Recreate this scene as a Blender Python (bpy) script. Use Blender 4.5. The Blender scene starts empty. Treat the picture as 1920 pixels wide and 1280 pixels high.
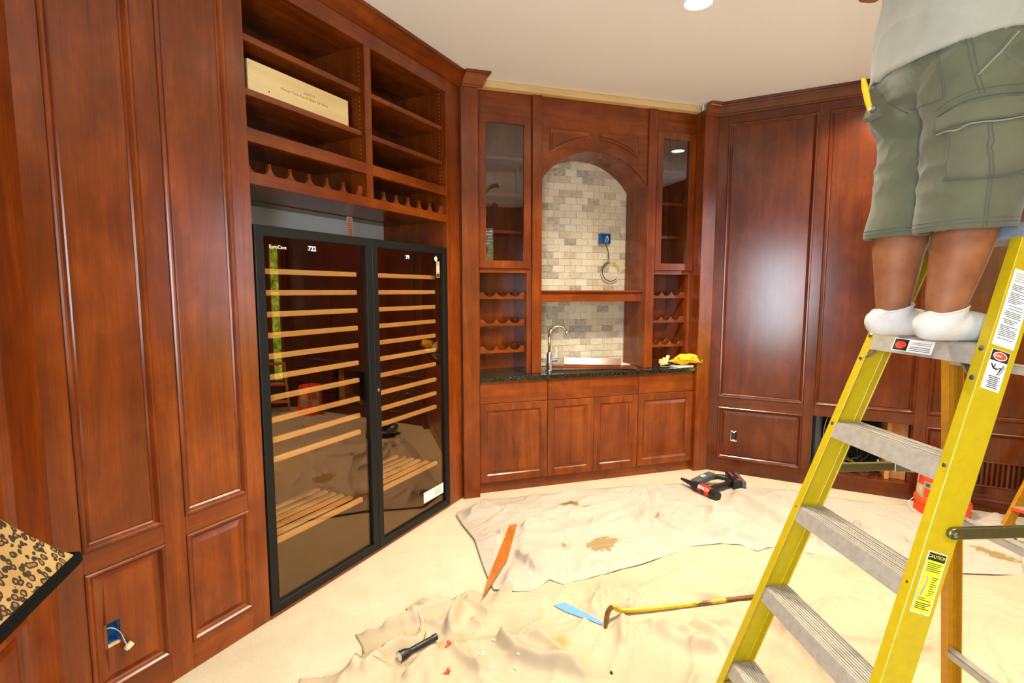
import bpy, bmesh, math, random
import numpy as np
from mathutils import Vector, Matrix, noise
from mathutils.bvhtree import BVHTree
from mathutils.geometry import tessellate_polygon

PI = math.pi
RNG = random.Random(7)
scene = bpy.context.scene
COL = scene.collection

# ------------------------------------------------------------------ camera, world, exposure
cam_data = bpy.data.cameras.new('camera')
cam_data.sensor_width = 36.0
cam_data.lens = 973.0 / 1920.0 * 36.0
cam_data.clip_start = 0.02
cam = bpy.data.objects.new('camera', cam_data)
COL.objects.link(cam)
cam.location = (0, 0, 1.6)
cam.rotation_euler = (PI / 2 - math.radians(5.603), 0, -math.radians(17.086))
scene.camera = cam

world = bpy.data.worlds.new('world')
scene.world = world
world.use_nodes = True
world.node_tree.nodes['Background'].inputs[0].default_value = (0.75, 0.87, 1.0, 1)
world.node_tree.nodes['Background'].inputs[1].default_value = 0.6

vs = scene.view_settings
vs.view_transform = 'Standard'
vs.look = 'None'
vs.exposure = 0.2
vs.gamma = 1.0
vs.use_curve_mapping = False
scene.cycles.max_bounces = 8
scene.cycles.diffuse_bounces = 3
scene.cycles.glossy_bounces = 4
scene.cycles.transparent_max_bounces = 12
scene.cycles.sample_clamp_indirect = 6.0
scene.cycles.use_denoising = True

CEIL = 3.15
CAN_POWER = 30.0
BULB_POWER = 8.0
CAN_COLOR = (1.0, 0.86, 0.65)
PANE_STRENGTH = 10.0
CANS = [(1.834, 2.54, 2.1), (3.52, 2.72, 0.75), (1.05, 2.3, 0.95), (3.5, 0.75, 0.7), (1.6, 0.9, 1.1), (0.25, 0.15, 0.35), (1.9, -0.95, 1.0)]

# ------------------------------------------------------------------ colour + material helpers
def lin(h):
    h = h.lstrip('#')
    c = [int(h[i:i + 2], 16) / 255 for i in (0, 2, 4)]
    return tuple((x / 12.92 if x <= 0.04045 else ((x + 0.055) / 1.055) ** 2.4) for x in c) + (1.0,)

class NT:
    def __init__(self, name):
        self.m = bpy.data.materials.new(name)
        self.m.use_nodes = True
        self.t = self.m.node_tree
        self.t.nodes.clear()
        self.out = self.t.nodes.new('ShaderNodeOutputMaterial')
    def n(self, typ, ins=None, **kw):
        nd = self.t.nodes.new(typ)
        for k, v in kw.items():
            setattr(nd, k, v)
        for k, v in (ins or {}).items():
            if hasattr(v, 'is_output') or isinstance(v, bpy.types.NodeSocket):
                self.t.links.new(v, nd.inputs[k])
            else:
                nd.inputs[k].default_value = v
        return nd
    def link(self, a, b):
        self.t.links.new(a, b)
    def coords(self, scale=(1, 1, 1), rand=True, kind='Object'):
        tc = self.n('ShaderNodeTexCoord')
        v = tc.outputs[kind]
        if rand:
            oi = self.n('ShaderNodeObjectInfo')
            mul = self.n('ShaderNodeMath', {0: oi.outputs['Random'], 1: 37.0}, operation='MULTIPLY')
            add = self.n('ShaderNodeVectorMath', {0: v, 1: mul.outputs[0]}, operation='ADD')
            v = add.outputs[0]
        mp = self.n('ShaderNodeMapping', {'Vector': v, 'Scale': scale})
        return mp.outputs[0]
    def noise(self, vec, scale, detail=3.0, rough=0.55, dist=0.0):
        return self.n('ShaderNodeTexNoise', {'Vector': vec, 'Scale': scale, 'Detail': detail, 'Roughness': rough, 'Distortion': dist}).outputs['Fac']
    def ramp(self, fac, stops):
        r = self.n('ShaderNodeValToRGB', {'Fac': fac})
        el = r.color_ramp.elements
        while len(el) < len(stops):
            el.new(0.5)
        for e, (p, c) in zip(el, stops):
            e.position = p
            e.color = c
        return r.outputs[0]
    def mix(self, fac, a, b, mode='MIX'):
        nd = self.n('ShaderNodeMix', data_type='RGBA', blend_type=mode)
        for i, v in ((0, fac), (6, a), (7, b)):
            if isinstance(v, bpy.types.NodeSocket):
                self.t.links.new(v, nd.inputs[i])
            else:
                nd.inputs[i].default_value = v
        return nd.outputs[2]
    def math(self, op, a, b=0.0, clamp=False):
        return self.n('ShaderNodeMath', {0: a, 1: b}, operation=op, use_clamp=clamp).outputs[0]
    def bump(self, h, strength=0.2, dist=0.01):
        return self.n('ShaderNodeBump', {'Height': h, 'Strength': strength, 'Distance': dist}).outputs[0]
    def bsdf(self, **ins):
        b = self.n('ShaderNodeBsdfPrincipled', ins)
        self.link(b.outputs[0], self.out.inputs[0])
        return b

def simple(name, color, rough=0.5, metal=0.0, bump=0.0, bscale=60.0, var=0.08, coat=0.0, spec=0.5):
    t = NT(name)
    v = t.coords(rand=False)
    f = t.noise(v, bscale, 4)
    c = lin(color) if isinstance(color, str) else color
    dark = tuple(x * (1 - var) for x in c[:3]) + (1,)
    lite = tuple(min(1, x * (1 + var)) for x in c[:3]) + (1,)
    col = t.ramp(f, [(0.3, dark), (0.7, lite)])
    ins = {'Base Color': col, 'Roughness': rough, 'Metallic': metal, 'Coat Weight': coat, 'Specular IOR Level': spec}
    if bump:
        ins['Normal'] = t.bump(f, bump, 0.004)
    t.bsdf(**ins)
    return t.m

def wood(name, dark, mid, lite, axis='z', rough=0.25, grain=1.0, blotch=0.9, coat=0.0, spec=0.5, gbump=0.008):
    t = NT(name)
    sc = {'z': (7 * grain, 7 * grain, 0.55), 'x': (0.55, 7 * grain, 7 * grain), 'y': (7 * grain, 0.55, 7 * grain)}[axis]
    sf = {'z': (1, 1, 0.03), 'x': (0.03, 1, 1), 'y': (1, 0.03, 1)}[axis]
    v = t.coords(sc)
    g = t.noise(v, 1.6, 5, 0.6, 0.8)
    v2 = t.coords(sf)
    fine = t.noise(v2, 210.0, 3, 0.6)
    v3 = t.coords((1, 1, 0.7))
    bl = t.noise(v3, 4.6, 4, 0.6, 0.6)
    a = t.math('MULTIPLY', g, 0.62)
    b = t.math('MULTIPLY', bl, blotch * 0.62)
    c = t.math('MULTIPLY', fine, 0.2)
    s = t.math('ADD', t.math('ADD', a, b), c)
    top = 0.62 + blotch * 0.62 + 0.2
    s = t.math('DIVIDE', s, top)
    col = t.ramp(s, [(0.32, lin(dark)), (0.5, lin(mid)), (0.68, lin(lite))])
    t.bsdf(**{'Base Color': col, 'Roughness': rough, 'Specular IOR Level': spec, 'Coat Weight': coat, 'Coat Roughness': 0.15,
              'Normal': t.bump(fine, gbump, 0.002)})
    return t.m

M = {}
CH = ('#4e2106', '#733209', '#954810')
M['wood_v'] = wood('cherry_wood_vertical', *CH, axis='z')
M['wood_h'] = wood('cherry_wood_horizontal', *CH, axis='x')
CH_SHADE = ('#401a08', '#5a260a', '#723510')  # same cherry, with the right wall's dimmer light put into the colour
M['wood_shade_v'] = wood('shaded_cherry_wood_vertical', *CH_SHADE, axis='z', rough=0.22, blotch=1.1)
M['wood_shade_h'] = wood('shaded_cherry_wood_horizontal', *CH_SHADE, axis='x', rough=0.22, blotch=1.1)
M['wood_y'] = wood('cherry_wood_inward', *CH, axis='y')
M['pine_h'] = wood('pale_pine', '#c9a468', '#dcba7f', '#e6c98f', axis='x', rough=0.6, blotch=0.3, spec=0.3)
M['box_wood'] = wood('box_plywood', '#d8bb7e', '#e3c88d', '#ead29b', axis='x', rough=0.6, blotch=0.3, spec=0.3)
M['pine_v'] = wood('plywood_vertical', '#a86a30', '#bf7f3f', '#cf9352', axis='z', rough=0.6, blotch=0.3)
M['beech'] = wood('beech_slat', '#b98645', '#cd9a56', '#d9ab69', axis='x', rough=0.5, blotch=0.3)
M['shim'] = wood('shim_wood', '#c49a68', '#d9b483', '#e4c59a', axis='x', rough=0.7, blotch=0.3)
M['drywall'] = simple('drywall', '#e4e1da', 0.9, bump=0.1, var=0.03)
M['black_frame'] = simple('black_metal', '#0d0e0d', 0.5, 0.0, var=0.1, spec=0.3)
M['black_inside'] = simple('black_liner', '#0b0b0c', 0.5, var=0.1)
M['black_plastic'] = simple('black_plastic', '#161616', 0.42)
M['rubber'] = simple('black_rubber', '#1a1a1b', 0.7)
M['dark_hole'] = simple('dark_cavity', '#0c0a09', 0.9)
M['grey_plastic'] = simple('blue_grey_plastic', '#4a5058', 0.45)
M['chrome'] = simple('chrome', '#d9d9dc', 0.07, 1.0, var=0.02)
M['steel'] = simple('galvanised_steel', '#9a9a96', 0.38, 1.0, bump=0.05)
M['alum'] = simple('worn_aluminium', '#aaa396', 0.48, 0.35, bump=0.05, bscale=45, var=0.12)
M['olive_steel'] = simple('olive_plated_steel', '#6f6a45', 0.36, 0.85, bump=0.05)
M['cap_grey'] = simple('grey_moulded_cap', '#7d8791', 0.5, 0.2)
M['yellow_rail'] = simple('yellow_fibreglass', '#b0980b', 0.42, bump=0.03, bscale=40, var=0.06)
M['amber_rail'] = simple('amber_fibreglass', '#b37d0b', 0.45, bump=0.03, bscale=40, var=0.1)
M['rust'] = simple('rusty_steel', '#6d4a1e', 0.55, 0.5, bump=0.2, var=0.4)
M['blue_box'] = simple('blue_plastic', '#1c5f9e', 0.5)
M['blue_tape'] = simple('blue_masking_tape', '#5b8fd0', 0.7)
M['orange'] = simple('orange_plastic', '#ee4a16', 0.42)
M['red'] = simple('red_plastic', '#d8452c', 0.45)
M['red_label'] = simple('red_label', '#c8281c', 0.4)
M['white_paper'] = simple('white_paper', '#ece8e2', 0.8, var=0.03)
M['white_ink'] = simple('white_ink', '#f4f4f2', 0.6, var=0.02)
M['black_ink'] = simple('black_ink', '#17150f', 0.7)
M['brown_ink'] = simple('burnt_brown_ink', '#a2762f', 0.8)
M['brown_dot'] = simple('brown_knot', '#4a2a10', 0.8)
M['yellow_label'] = simple('yellow_label', '#dede2c', 0.5, var=0.05)
M['green_ink'] = simple('green_wire', '#2c5c46', 0.5)
M['yellow_wire'] = simple('yellow_cable', '#d8bd2f', 0.5)
M['white_wire'] = simple('white_cable', '#d8d6cf', 0.5)
M['black_wire'] = simple('black_cable', '#161310', 0.5)
M['ivory'] = simple('ivory_plastic', '#d9d2a8', 0.5)
M['yellow_cloth'] = simple('yellow_fabric', '#f0bb1d', 0.85, bump=0.2, bscale=40)
M['sock'] = simple('white_cotton', '#bdb9b4', 0.9, bump=0.25, bscale=260, var=0.05)
M['tape_silver'] = simple('silver_label', '#b8b2a2', 0.4, 0.3)
M['gold_label'] = simple('gold_label', '#b79a63', 0.5)
M['lens'] = simple('torch_lens', '#d9c9a8', 0.12, var=0.05)
M['hair'] = simple('dark_hair', '#1b1410', 0.7, bump=0.4, bscale=120)
M['trim_black'] = simple('black_velvet_trim', '#080706', 0.9, bump=0.3, bscale=120, var=0.3, spec=0.15)
M['brass'] = simple('brass', '#8f6a2c', 0.3, 1.0)
M['debris'] = simple('plaster_chips', '#f1ede4', 0.9)

def chipped_paint():
    t = NT('yellow_paint_chipped')
    v = t.coords(rand=False)
    n1 = t.noise(v, 60, 4, 0.7)
    n2 = t.noise(v, 7, 2)
    f = t.ramp(t.math('ADD', t.math('MULTIPLY', n1, 0.6), t.math('MULTIPLY', n2, 0.5)), [(0.60, (0, 0, 0, 1)), (0.64, (1, 1, 1, 1))])
    col = t.mix(f, lin('#c79f10'), lin('#5a3d18'))
    t.bsdf(**{'Base Color': col, 'Roughness': 0.42})
    return t.m
M['yellow_paint'] = chipped_paint()

def skin_mat():
    t = NT('skin')
    v = t.coords(rand=False)
    f = t.noise(v, 14, 4)
    col = t.ramp(f, [(0.3, lin('#774427')), (0.7, lin('#905d3a'))])
    t.bsdf(**{'Base Color': col, 'Roughness': 0.6, 'Specular IOR Level': 0.3, 'Subsurface Weight': 0.08, 'Subsurface Radius': (0.02, 0.008, 0.004),
              'Normal': t.bump(t.noise(v, 180, 3), 0.1, 0.002)})
    return t.m
M['skin'] = skin_mat()

def fabric(name, c1, c2, weave=700.0, spots=None, dust=None):
    t = NT(name)
    v = t.coords(rand=False)
    f = t.noise(v, 9, 5, 0.6)
    col = t.ramp(f, [(0.25, lin(c1)), (0.75, lin(c2))])
    if dust:
        for (p, sc, thr, dc) in dust:
            sub = t.n('ShaderNodeVectorMath', {0: v, 1: p}, operation='SUBTRACT').outputs[0]
            mul = t.n('ShaderNodeVectorMath', {0: sub, 1: sc}, operation='MULTIPLY').outputs[0]
            ln = t.n('ShaderNodeVectorMath', {0: mul}, operation='LENGTH').outputs['Value']
            d = t.math('ADD', ln, t.math('MULTIPLY', t.noise(v, 26, 5, 0.7), 0.9))
            mask = t.n('ShaderNodeMapRange', {0: d, 1: thr, 2: thr + 0.7, 3: 0.55, 4: 0.0}).outputs[0]
            col = t.mix(mask, col, lin(dc))
    w = t.noise(v, weave, 2)
    h = t.math('ADD', t.math('MULTIPLY', w, 0.3), t.math('MULTIPLY', t.noise(v, 22, 4), 0.7))
    t.bsdf(**{'Base Color': col, 'Roughness': 0.92, 'Specular IOR Level': 0.2, 'Sheen Weight': 0.15, 'Normal': t.bump(h, 0.25, 0.006)})
    return t.m

def cloth_mat(name, c1, c2, stains, prints):
    """drop cloth: woven cotton with brown stains lying at given places (world metres = object metres)"""
    t = NT(name)
    v = t.coords(rand=False)
    col = t.ramp(t.noise(v, 2.3, 4), [(0.3, lin(c1)), (0.7, lin(c2))])
    wob = t.noise(v, 16, 5, 0.65)
    for (x, y, ang, sx, sy, hard, colr) in stains:
        mp = t.n('ShaderNodeMapping', {'Vector': v, 'Location': (x, y, 0), 'Rotation': (0, 0, ang), 'Scale': (sx, sy, 1000.0)}, vector_type='TEXTURE').outputs[0]
        ln = t.n('ShaderNodeVectorMath', {0: mp}, operation='LENGTH').outputs['Value']
        d = t.math('ADD', ln, t.math('MULTIPLY', t.math('SUBTRACT', wob, 0.5), 2.4))
        mask = t.n('ShaderNodeMapRange', {0: d, 1: 1.0 - hard, 2: 1.0 + hard, 3: 0.92, 4: 0.0}).outputs[0]
        ring = t.n('ShaderNodeMapRange', {0: d, 1: 1.15, 2: 1.45, 3: 0.22, 4: 0.0}).outputs[0]
        col = t.mix(ring, col, lin('#d9b27e'))
        col = t.mix(mask, col, lin(colr))
    sp = t.noise(v, 55, 2, 0.5)
    area = t.noise(v, 3.1, 2)
    m = t.math('MULTIPLY', t.math('GREATER_THAN', sp, 0.74), t.math('GREATER_THAN', area, 0.56))
    col = t.mix(t.math('MULTIPLY', m, 0.6), col, lin('#8a6a44'))
    w = t.noise(v, 420, 2)
    h = t.math('ADD', t.math('MULTIPLY', w, 0.25), t.noise(v, 38, 4))
    t.bsdf(**{'Base Color': col, 'Roughness': 0.95, 'Specular IOR Level': 0.15, 'Normal': t.bump(h, 0.22, 0.006)})
    return t.m
M['cloth_back'] = cloth_mat('drop_cloth_back', '#a89c8e', '#b3a799', [
    (1.45, 2.80, 0.35, 0.105, 0.075, 0.08, '#8a7350'), (1.49, 3.41, -0.4, 0.065, 0.045, 0.3, '#6f5a3c'),
    (1.60, 3.34, 0.0, 0.04, 0.02, 0.3, '#8a7350'), (3.64, 1.99, -1.1, 0.11, 0.045, 0.15, '#8a6f48'), (3.78, 2.28, 0.4, 0.06, 0.05, 0.2, '#b28a58'),
    (1.98, 3.02, 0.0, 0.02, 0.02, 0.3, '#8a7350'), (1.22, 2.86, 0.0, 0.012, 0.025, 0.3, '#8a7350')], None)
M['cloth_front'] = cloth_mat('drop_cloth_front', '#a9987d', '#b3a389', [
    (0.85, 2.02, 0.3, 0.045, 0.03, 0.45, '#b08a50'), (0.875, 1.90, 0.0, 0.03, 0.012, 0.4, '#c29a60')], None)

def carpet_mat():
    t = NT('carpet')
    v = t.coords(rand=False)
    col = t.ramp(t.noise(v, 6, 4), [(0.3, lin('#c2b497')), (0.7, lin('#cdc0a5'))])
    h = t.math('ADD', t.noise(v, 240, 2), t.math('MULTIPLY', t.noise(v, 60, 3), 0.7))
    t.bsdf(**{'Base Color': col, 'Roughness': 1.0, 'Specular IOR Level': 0.1, 'Sheen Weight': 0.2, 'Normal': t.bump(h, 0.55, 0.01)})
    return t.m
M['carpet'] = carpet_mat()

def ceiling_mat():
    t = NT('ceiling_paint')
    v = t.coords(rand=False)
    a = t.noise(t.n('ShaderNodeMapping', {'Vector': v, 'Scale': (1, 14, 1)}).outputs[0], 60, 2)
    b = t.noise(t.n('ShaderNodeMapping', {'Vector': v, 'Scale': (14, 1, 1)}).outputs[0], 60, 2)
    f = t.math('ADD', a, b)
    col = t.ramp(t.math('MULTIPLY', f, 0.5), [(0.35, lin('#f0ece4')), (0.65, lin('#f5f1ea'))])
    t.bsdf(**{'Base Color': col, 'Roughness': 0.95, 'Specular IOR Level': 0.1, 'Normal': t.bump(f, 0.08, 0.003)})
    return t.m
M['ceiling'] = ceiling_mat()

def tile_mat():
    t = NT('travertine_tile')
    oi = t.n('ShaderNodeObjectInfo')
    v = t.coords((1, 1, 1.4))
    pit = t.noise(v, 34, 6, 0.72, 0.6)
    base = t.ramp(oi.outputs['Random'], [(0.0, lin('#d9cfb8')), (0.22, lin('#ddd4bf')), (0.45, lin('#d2c6ab')), (0.62, lin('#dad0b9')), (0.76, lin('#cdbd9f')), (0.88, lin('#c3b8a2')), (1.0, lin('#b3aa98'))])
    dark = t.ramp(oi.outputs['Random'], [(0.0, lin('#d3c8af')), (0.6, lin('#c6b797')), (0.84, lin('#a39780')), (1.0, lin('#857c6c'))])
    f = t.ramp(pit, [(0.42, (0, 0, 0, 1)), (0.62, (1, 1, 1, 1))])
    col = t.mix(f, base, dark)
    t.bsdf(**{'Base Color': col, 'Roughness': 0.55, 'Normal': t.bump(pit, 0.35, 0.004)})
    return t.m
M['tile'] = tile_mat()
M['grout'] = simple('grout', '#e6dfce', 0.95, bump=0.2, bscale=200)

def granite_mat():
    t = NT('black_granite')
    v = t.coords(rand=False)
    vo = t.n('ShaderNodeTexVoronoi', {'Vector': v, 'Scale': 260.0}).outputs['Color']
    f = t.n('ShaderNodeSeparateColor', {0: vo}).outputs[0]
    col = t.ramp(f, [(0.5, lin('#11130f')), (0.85, lin('#2b302a')), (1.0, lin('#5a6256'))])
    t.bsdf(**{'Base Color': col, 'Roughness': 0.09})
    return t.m
M['granite'] = granite_mat()

def leopard_mat():
    t = NT('leopard_fabric')
    v = t.coords((1, 1, 0.85), rand=False)
    nz = t.n('ShaderNodeTexNoise', {'Vector': v, 'Scale': 30.0, 'Detail': 2.0}).outputs['Color']
    off = t.n('ShaderNodeVectorMath', {0: nz, 1: (0.014, 0.014, 0.014)}, operation='MULTIPLY').outputs[0]
    vv = t.n('ShaderNodeVectorMath', {0: v, 1: off}, operation='ADD').outputs[0]
    vo = t.n('ShaderNodeTexVoronoi', {'Vector': vv, 'Scale': 78.0, 'Randomness': 0.9})
    d = t.math('MULTIPLY', vo.outputs['Distance'], 1.0)
    jit = t.math('ADD', d, t.math('MULTIPLY', t.math('SUBTRACT', t.noise(v, 120, 2), 0.5), 0.24))
    col = t.ramp(jit, [(0.0, lin('#8f6230')), (0.24, lin('#966835')), (0.29, lin('#2c1e0e')), (0.52, lin('#33230f')), (0.57, lin('#e6c988'))])
    col2 = t.ramp(t.noise(v, 5, 3), [(0.3, lin('#a58146')), (0.7, lin('#bfa36a'))])
    isb = t.ramp(jit, [(0.52, (0, 0, 0, 1)), (0.57, (1, 1, 1, 1))])
    col = t.mix(isb, col, col2)
    t.bsdf(**{'Base Color': col, 'Roughness': 0.85, 'Normal': t.bump(t.noise(v, 500, 2), 0.15, 0.003)})
    return t.m
M['leopard'] = leopard_mat()

def glass_mat(name, tint, refl=1.5, gcol=(1, 1, 1, 1)):
    t = NT(name)
    tr = t.n('ShaderNodeBsdfTransparent', {'Color': tint})
    gl = t.n('ShaderNodeBsdfGlossy', {'Color': gcol, 'Roughness': 0.0})
    bf = t.n('ShaderNodeNewGeometry').outputs['Backfacing']
    ior = t.math('SUBTRACT', refl, t.math('MULTIPLY', bf, refl - 1.0 / refl))
    fr = t.n('ShaderNodeFresnel', {'IOR': ior})
    mx = t.n('ShaderNodeMixShader', {0: fr.outputs[0], 1: tr.outputs[0], 2: gl.outputs[0]})
    t.link(mx.outputs[0], t.out.inputs[0])
    return t.m
M['glass_tint'] = glass_mat('smoked_glass', (0.93, 0.91, 0.88, 1), 1.85, (1.0, 0.68, 0.42, 1))
M['glass_clear'] = glass_mat('clear_glass', (0.9, 0.9, 0.88, 1), 1.6)

def emit(name, color, strength):
    t = NT(name)
    e = t.n('ShaderNodeEmission', {'Color': color, 'Strength': strength})
    t.link(e.outputs[0], t.out.inputs[0])
    return t.m
M['can_glow'] = emit('lamp_lens_glow', (1.0, 0.86, 0.62, 1), 14.0)
M['digit_glow'] = emit('display_digit_glow', (0.75, 0.8, 1.0, 1), 3.0)

def pane_mat(name, strength, lo, hi):
    """daylit window: bright sky above, sunlit greenery below"""
    t = NT(name)
    tc = t.n('ShaderNodeTexCoord')
    z = t.n('ShaderNodeSeparateXYZ', {0: tc.outputs['Object']}).outputs[2]
    f = t.n('ShaderNodeMapRange', {0: z, 1: 0.3, 2: 2.7, 3: 0.0, 4: 1.0}).outputs[0]
    fol = t.noise(tc.outputs['Object'], 13, 5, 0.7)
    green = t.ramp(fol, [(0.35, lin('#3d5a1c')), (0.55, lin('#8fae3c')), (0.7, lin('#d9e6a0'))])
    sky = (0.80, 0.90, 1.0, 1)
    edge = t.math('ADD', f, t.math('MULTIPLY', t.math('SUBTRACT', fol, 0.5), 0.5))
    mk = t.ramp(edge, [(lo, (0, 0, 0, 1)), (hi, (1, 1, 1, 1))])
    col = t.mix(mk, green, sky)
    e = t.n('ShaderNodeEmission', {'Color': col, 'Strength': strength})
    t.link(e.outputs[0], t.out.inputs[0])
    return t.m
M['pane'] = pane_mat('daylight_pane', PANE_STRENGTH, 0.30, 0.42)
M['flash_pane'] = pane_mat('flash_pane_behind', PANE_STRENGTH * 2.7, 0.12, 0.25)  # added glow behind the camera, standing in for its flash
M['pane_garden'] = pane_mat('garden_pane', 4.0, 0.9, 1.0)

# ------------------------------------------------------------------ geometry helpers
OFF = {}
def new_bm():
    return bmesh.new()

def box(bm, x0, x1, y0, y1, z0, z1):
    vs_ = [bm.verts.new(p) for p in ((x0, y0, z0), (x1, y0, z0), (x1, y1, z0), (x0, y1, z0), (x0, y0, z1), (x1, y0, z1), (x1, y1, z1), (x0, y1, z1))]
    for f in ((3, 2, 1, 0), (4, 5, 6, 7), (0, 1, 5, 4), (1, 2, 6, 5), (2, 3, 7, 6), (3, 0, 4, 7)):
        bm.faces.new([vs_[i] for i in f])
    return bm

def obox(bm, c, ax, ay, az, hx, hy, hz):
    c, ax, ay, az = Vector(c), Vector(ax).normalized(), Vector(ay).normalized(), Vector(az).normalized()
    vs_ = []
    for sx, sy, sz in ((-1, -1, -1), (1, -1, -1), (1, 1, -1), (-1, 1, -1), (-1, -1, 1), (1, -1, 1), (1, 1, 1), (-1, 1, 1)):
        vs_.append(bm.verts.new(c + ax * sx * hx + ay * sy * hy + az * sz * hz))
    for f in ((3, 2, 1, 0), (4, 5, 6, 7), (0, 1, 5, 4), (1, 2, 6, 5), (2, 3, 7, 6), (3, 0, 4, 7)):
        bm.faces.new([vs_[i] for i in f])
    return bm

def loft(bm, rings, cap=True, closed=True):
    rv = [[bm.verts.new(p) for p in r] for r in rings]
    n = len(rv[0])
    for a, b in zip(rv, rv[1:]):
        for i in range(n if closed else n - 1):
            j = (i + 1) % n
            bm.faces.new((a[i], a[j], b[j], b[i]))
    if cap and closed:
        bm.faces.new(list(reversed(rv[0])))
        bm.faces.new(rv[-1])
    return rv

def prism(bm, poly, f0, f1):
    """polygon (list of 2-tuples) swept between two mapping functions p->3d"""
    a = [bm.verts.new(f0(p)) for p in poly]
    b = [bm.verts.new(f1(p)) for p in poly]
    n = len(poly)
    for i in range(n):
        j = (i + 1) % n
        bm.faces.new((a[i], a[j], b[j], b[i]))
    tris = tessellate_polygon([[Vector((p[0], p[1], 0)) for p in poly]])
    for t in tris:
        try:
            bm.faces.new([a[i] for i in t])
            bm.faces.new([b[i] for i in reversed(t)])
        except ValueError:
            pass
    return bm

def catmull(pts, sub=6):
    pts = [Vector(p) for p in pts]
    if len(pts) < 3 or sub < 2:
        return pts
    out = []
    for i in range(len(pts) - 1):
        p0 = pts[max(i - 1, 0)]; p1 = pts[i]; p2 = pts[i + 1]; p3 = pts[min(i + 2, len(pts) - 1)]
        for k in range(sub):
            t = k / sub
            out.append(0.5 * ((2 * p1) + (-p0 + p2) * t + (2 * p0 - 5 * p1 + 4 * p2 - p3) * t * t + (-p0 + 3 * p1 - 3 * p2 + p3) * t ** 3))
    out.append(pts[-1])
    return out

def tube(bm, pts, r, seg=8, sub=6, radii=None, round_ends=False):
    """round rod along points; radii = optional per-point radius"""
    P = catmull(pts, sub)
    n = len(P)
    if radii:
        R = []
        for i in range(n):
            t = i / (n - 1) * (len(radii) - 1)
            k = min(int(t), len(radii) - 2)
            R.append(radii[k] + (radii[k + 1] - radii[k]) * (t - k))
    else:
        R = [r] * n
    T = [((P[min(i + 1, n - 1)] - P[max(i - 1, 0)]).normalized()) for i in range(n)]
    ref = Vector((0, 0, 1)) if abs(T[0].z) < 0.9 else Vector((1, 0, 0))
    u = (ref - T[0] * ref.dot(T[0])).normalized()
    rings = []
    for i in range(n):
        u = (u - T[i] * u.dot(T[i])).normalized()
        w = T[i].cross(u)
        rings.append((P[i], u.copy(), w, R[i]))
    def mk(c, u, w, rr):
        return [c + (u * math.cos(2 * PI * k / seg) + w * math.sin(2 * PI * k / seg)) * rr for k in range(seg)]
    L = []
    if round_ends:
        for a in (0.15, 0.6):
            c, u, w, rr = rings[0]
            L.append(mk(c - T[0] * rr * math.cos(a * PI / 2), u, w, rr * math.sin(a * PI / 2)))
    L += [mk(*q) for q in rings]
    if round_ends:
        for a in (0.6, 0.15):
            c, u, w, rr = rings[-1]
            L.append(mk(c + T[-1] * rr * math.cos(a * PI / 2), u, w, rr * math.sin(a * PI / 2)))
    loft(bm, L)
    return bm

def lathe(bm, prof, c=(0, 0, 0), seg=28, axis=(0, 0, 1)):
    q = Vector((0, 0, 1)).rotation_difference(Vector(axis).normalized())
    rings = []
    for r, z in prof:
        rings.append([Vector(c) + q @ Vector((max(r, 1e-4) * math.cos(2 * PI * k / seg), max(r, 1e-4) * math.sin(2 * PI * k / seg), z)) for k in range(seg)])
    loft(bm, rings)
    return bm

def ringpanel(bm, x0, x1, z0, z1, prof, fill=True, hole=None):
    """nested rectangles: prof = [(inset, y)...]; the last rectangle is filled (optionally around a hole)"""
    prev = None
    for ins, y in prof:
        r = [bm.verts.new(p) for p in ((x0 + ins, y, z0 + ins), (x1 - ins, y, z0 + ins), (x1 - ins, y, z1 - ins), (x0 + ins, y, z1 - ins))]
        if prev:
            for i in range(4):
                j = (i + 1) % 4
                bm.faces.new((prev[i], prev[j], r[j], r[i]))
        prev = r
    if fill:
        if hole is None:
            bm.faces.new(prev)
        else:
            hx0, hx1, hz0, hz1, dep = hole
            y = prof[-1][1]
            h = [bm.verts.new(p) for p in ((hx0, y, hz0), (hx1, y, hz0), (hx1, y, hz1), (hx0, y, hz1))]
            d = [bm.verts.new(p) for p in ((hx0, y + dep, hz0), (hx1, y + dep, hz0), (hx1, y + dep, hz1), (hx0, y + dep, hz1))]
            for i in range(4):
                j = (i + 1) % 4
                bm.faces.new((prev[i], prev[j], h[j], h[i]))
                bm.faces.new((h[i], h[j], d[j], d[i]))
    return bm

def frame_mat(loc, rz):
    return Matrix.Translation(Vector(loc)) @ Matrix.Rotation(rz, 4, 'Z')

def thing(name, label=None, cat=None, loc=(0, 0, 0), rz=0.0, group=None, base=(0, 0, 0), kind=None):
    """Empty at the thing's base; its parts are built in the frame (loc, rz) and shifted so that base is the origin"""
    o = bpy.data.objects.new(name, None)
    o.empty_display_size = 0.05
    COL.objects.link(o)
    o.matrix_world = frame_mat(loc, rz) @ Matrix.Translation(Vector(base))
    OFF[o.name] = Vector(base)
    if label: o['label'] = label
    if cat: o['category'] = cat
    if group: o['group'] = group
    if kind: o['kind'] = kind
    return o

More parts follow.
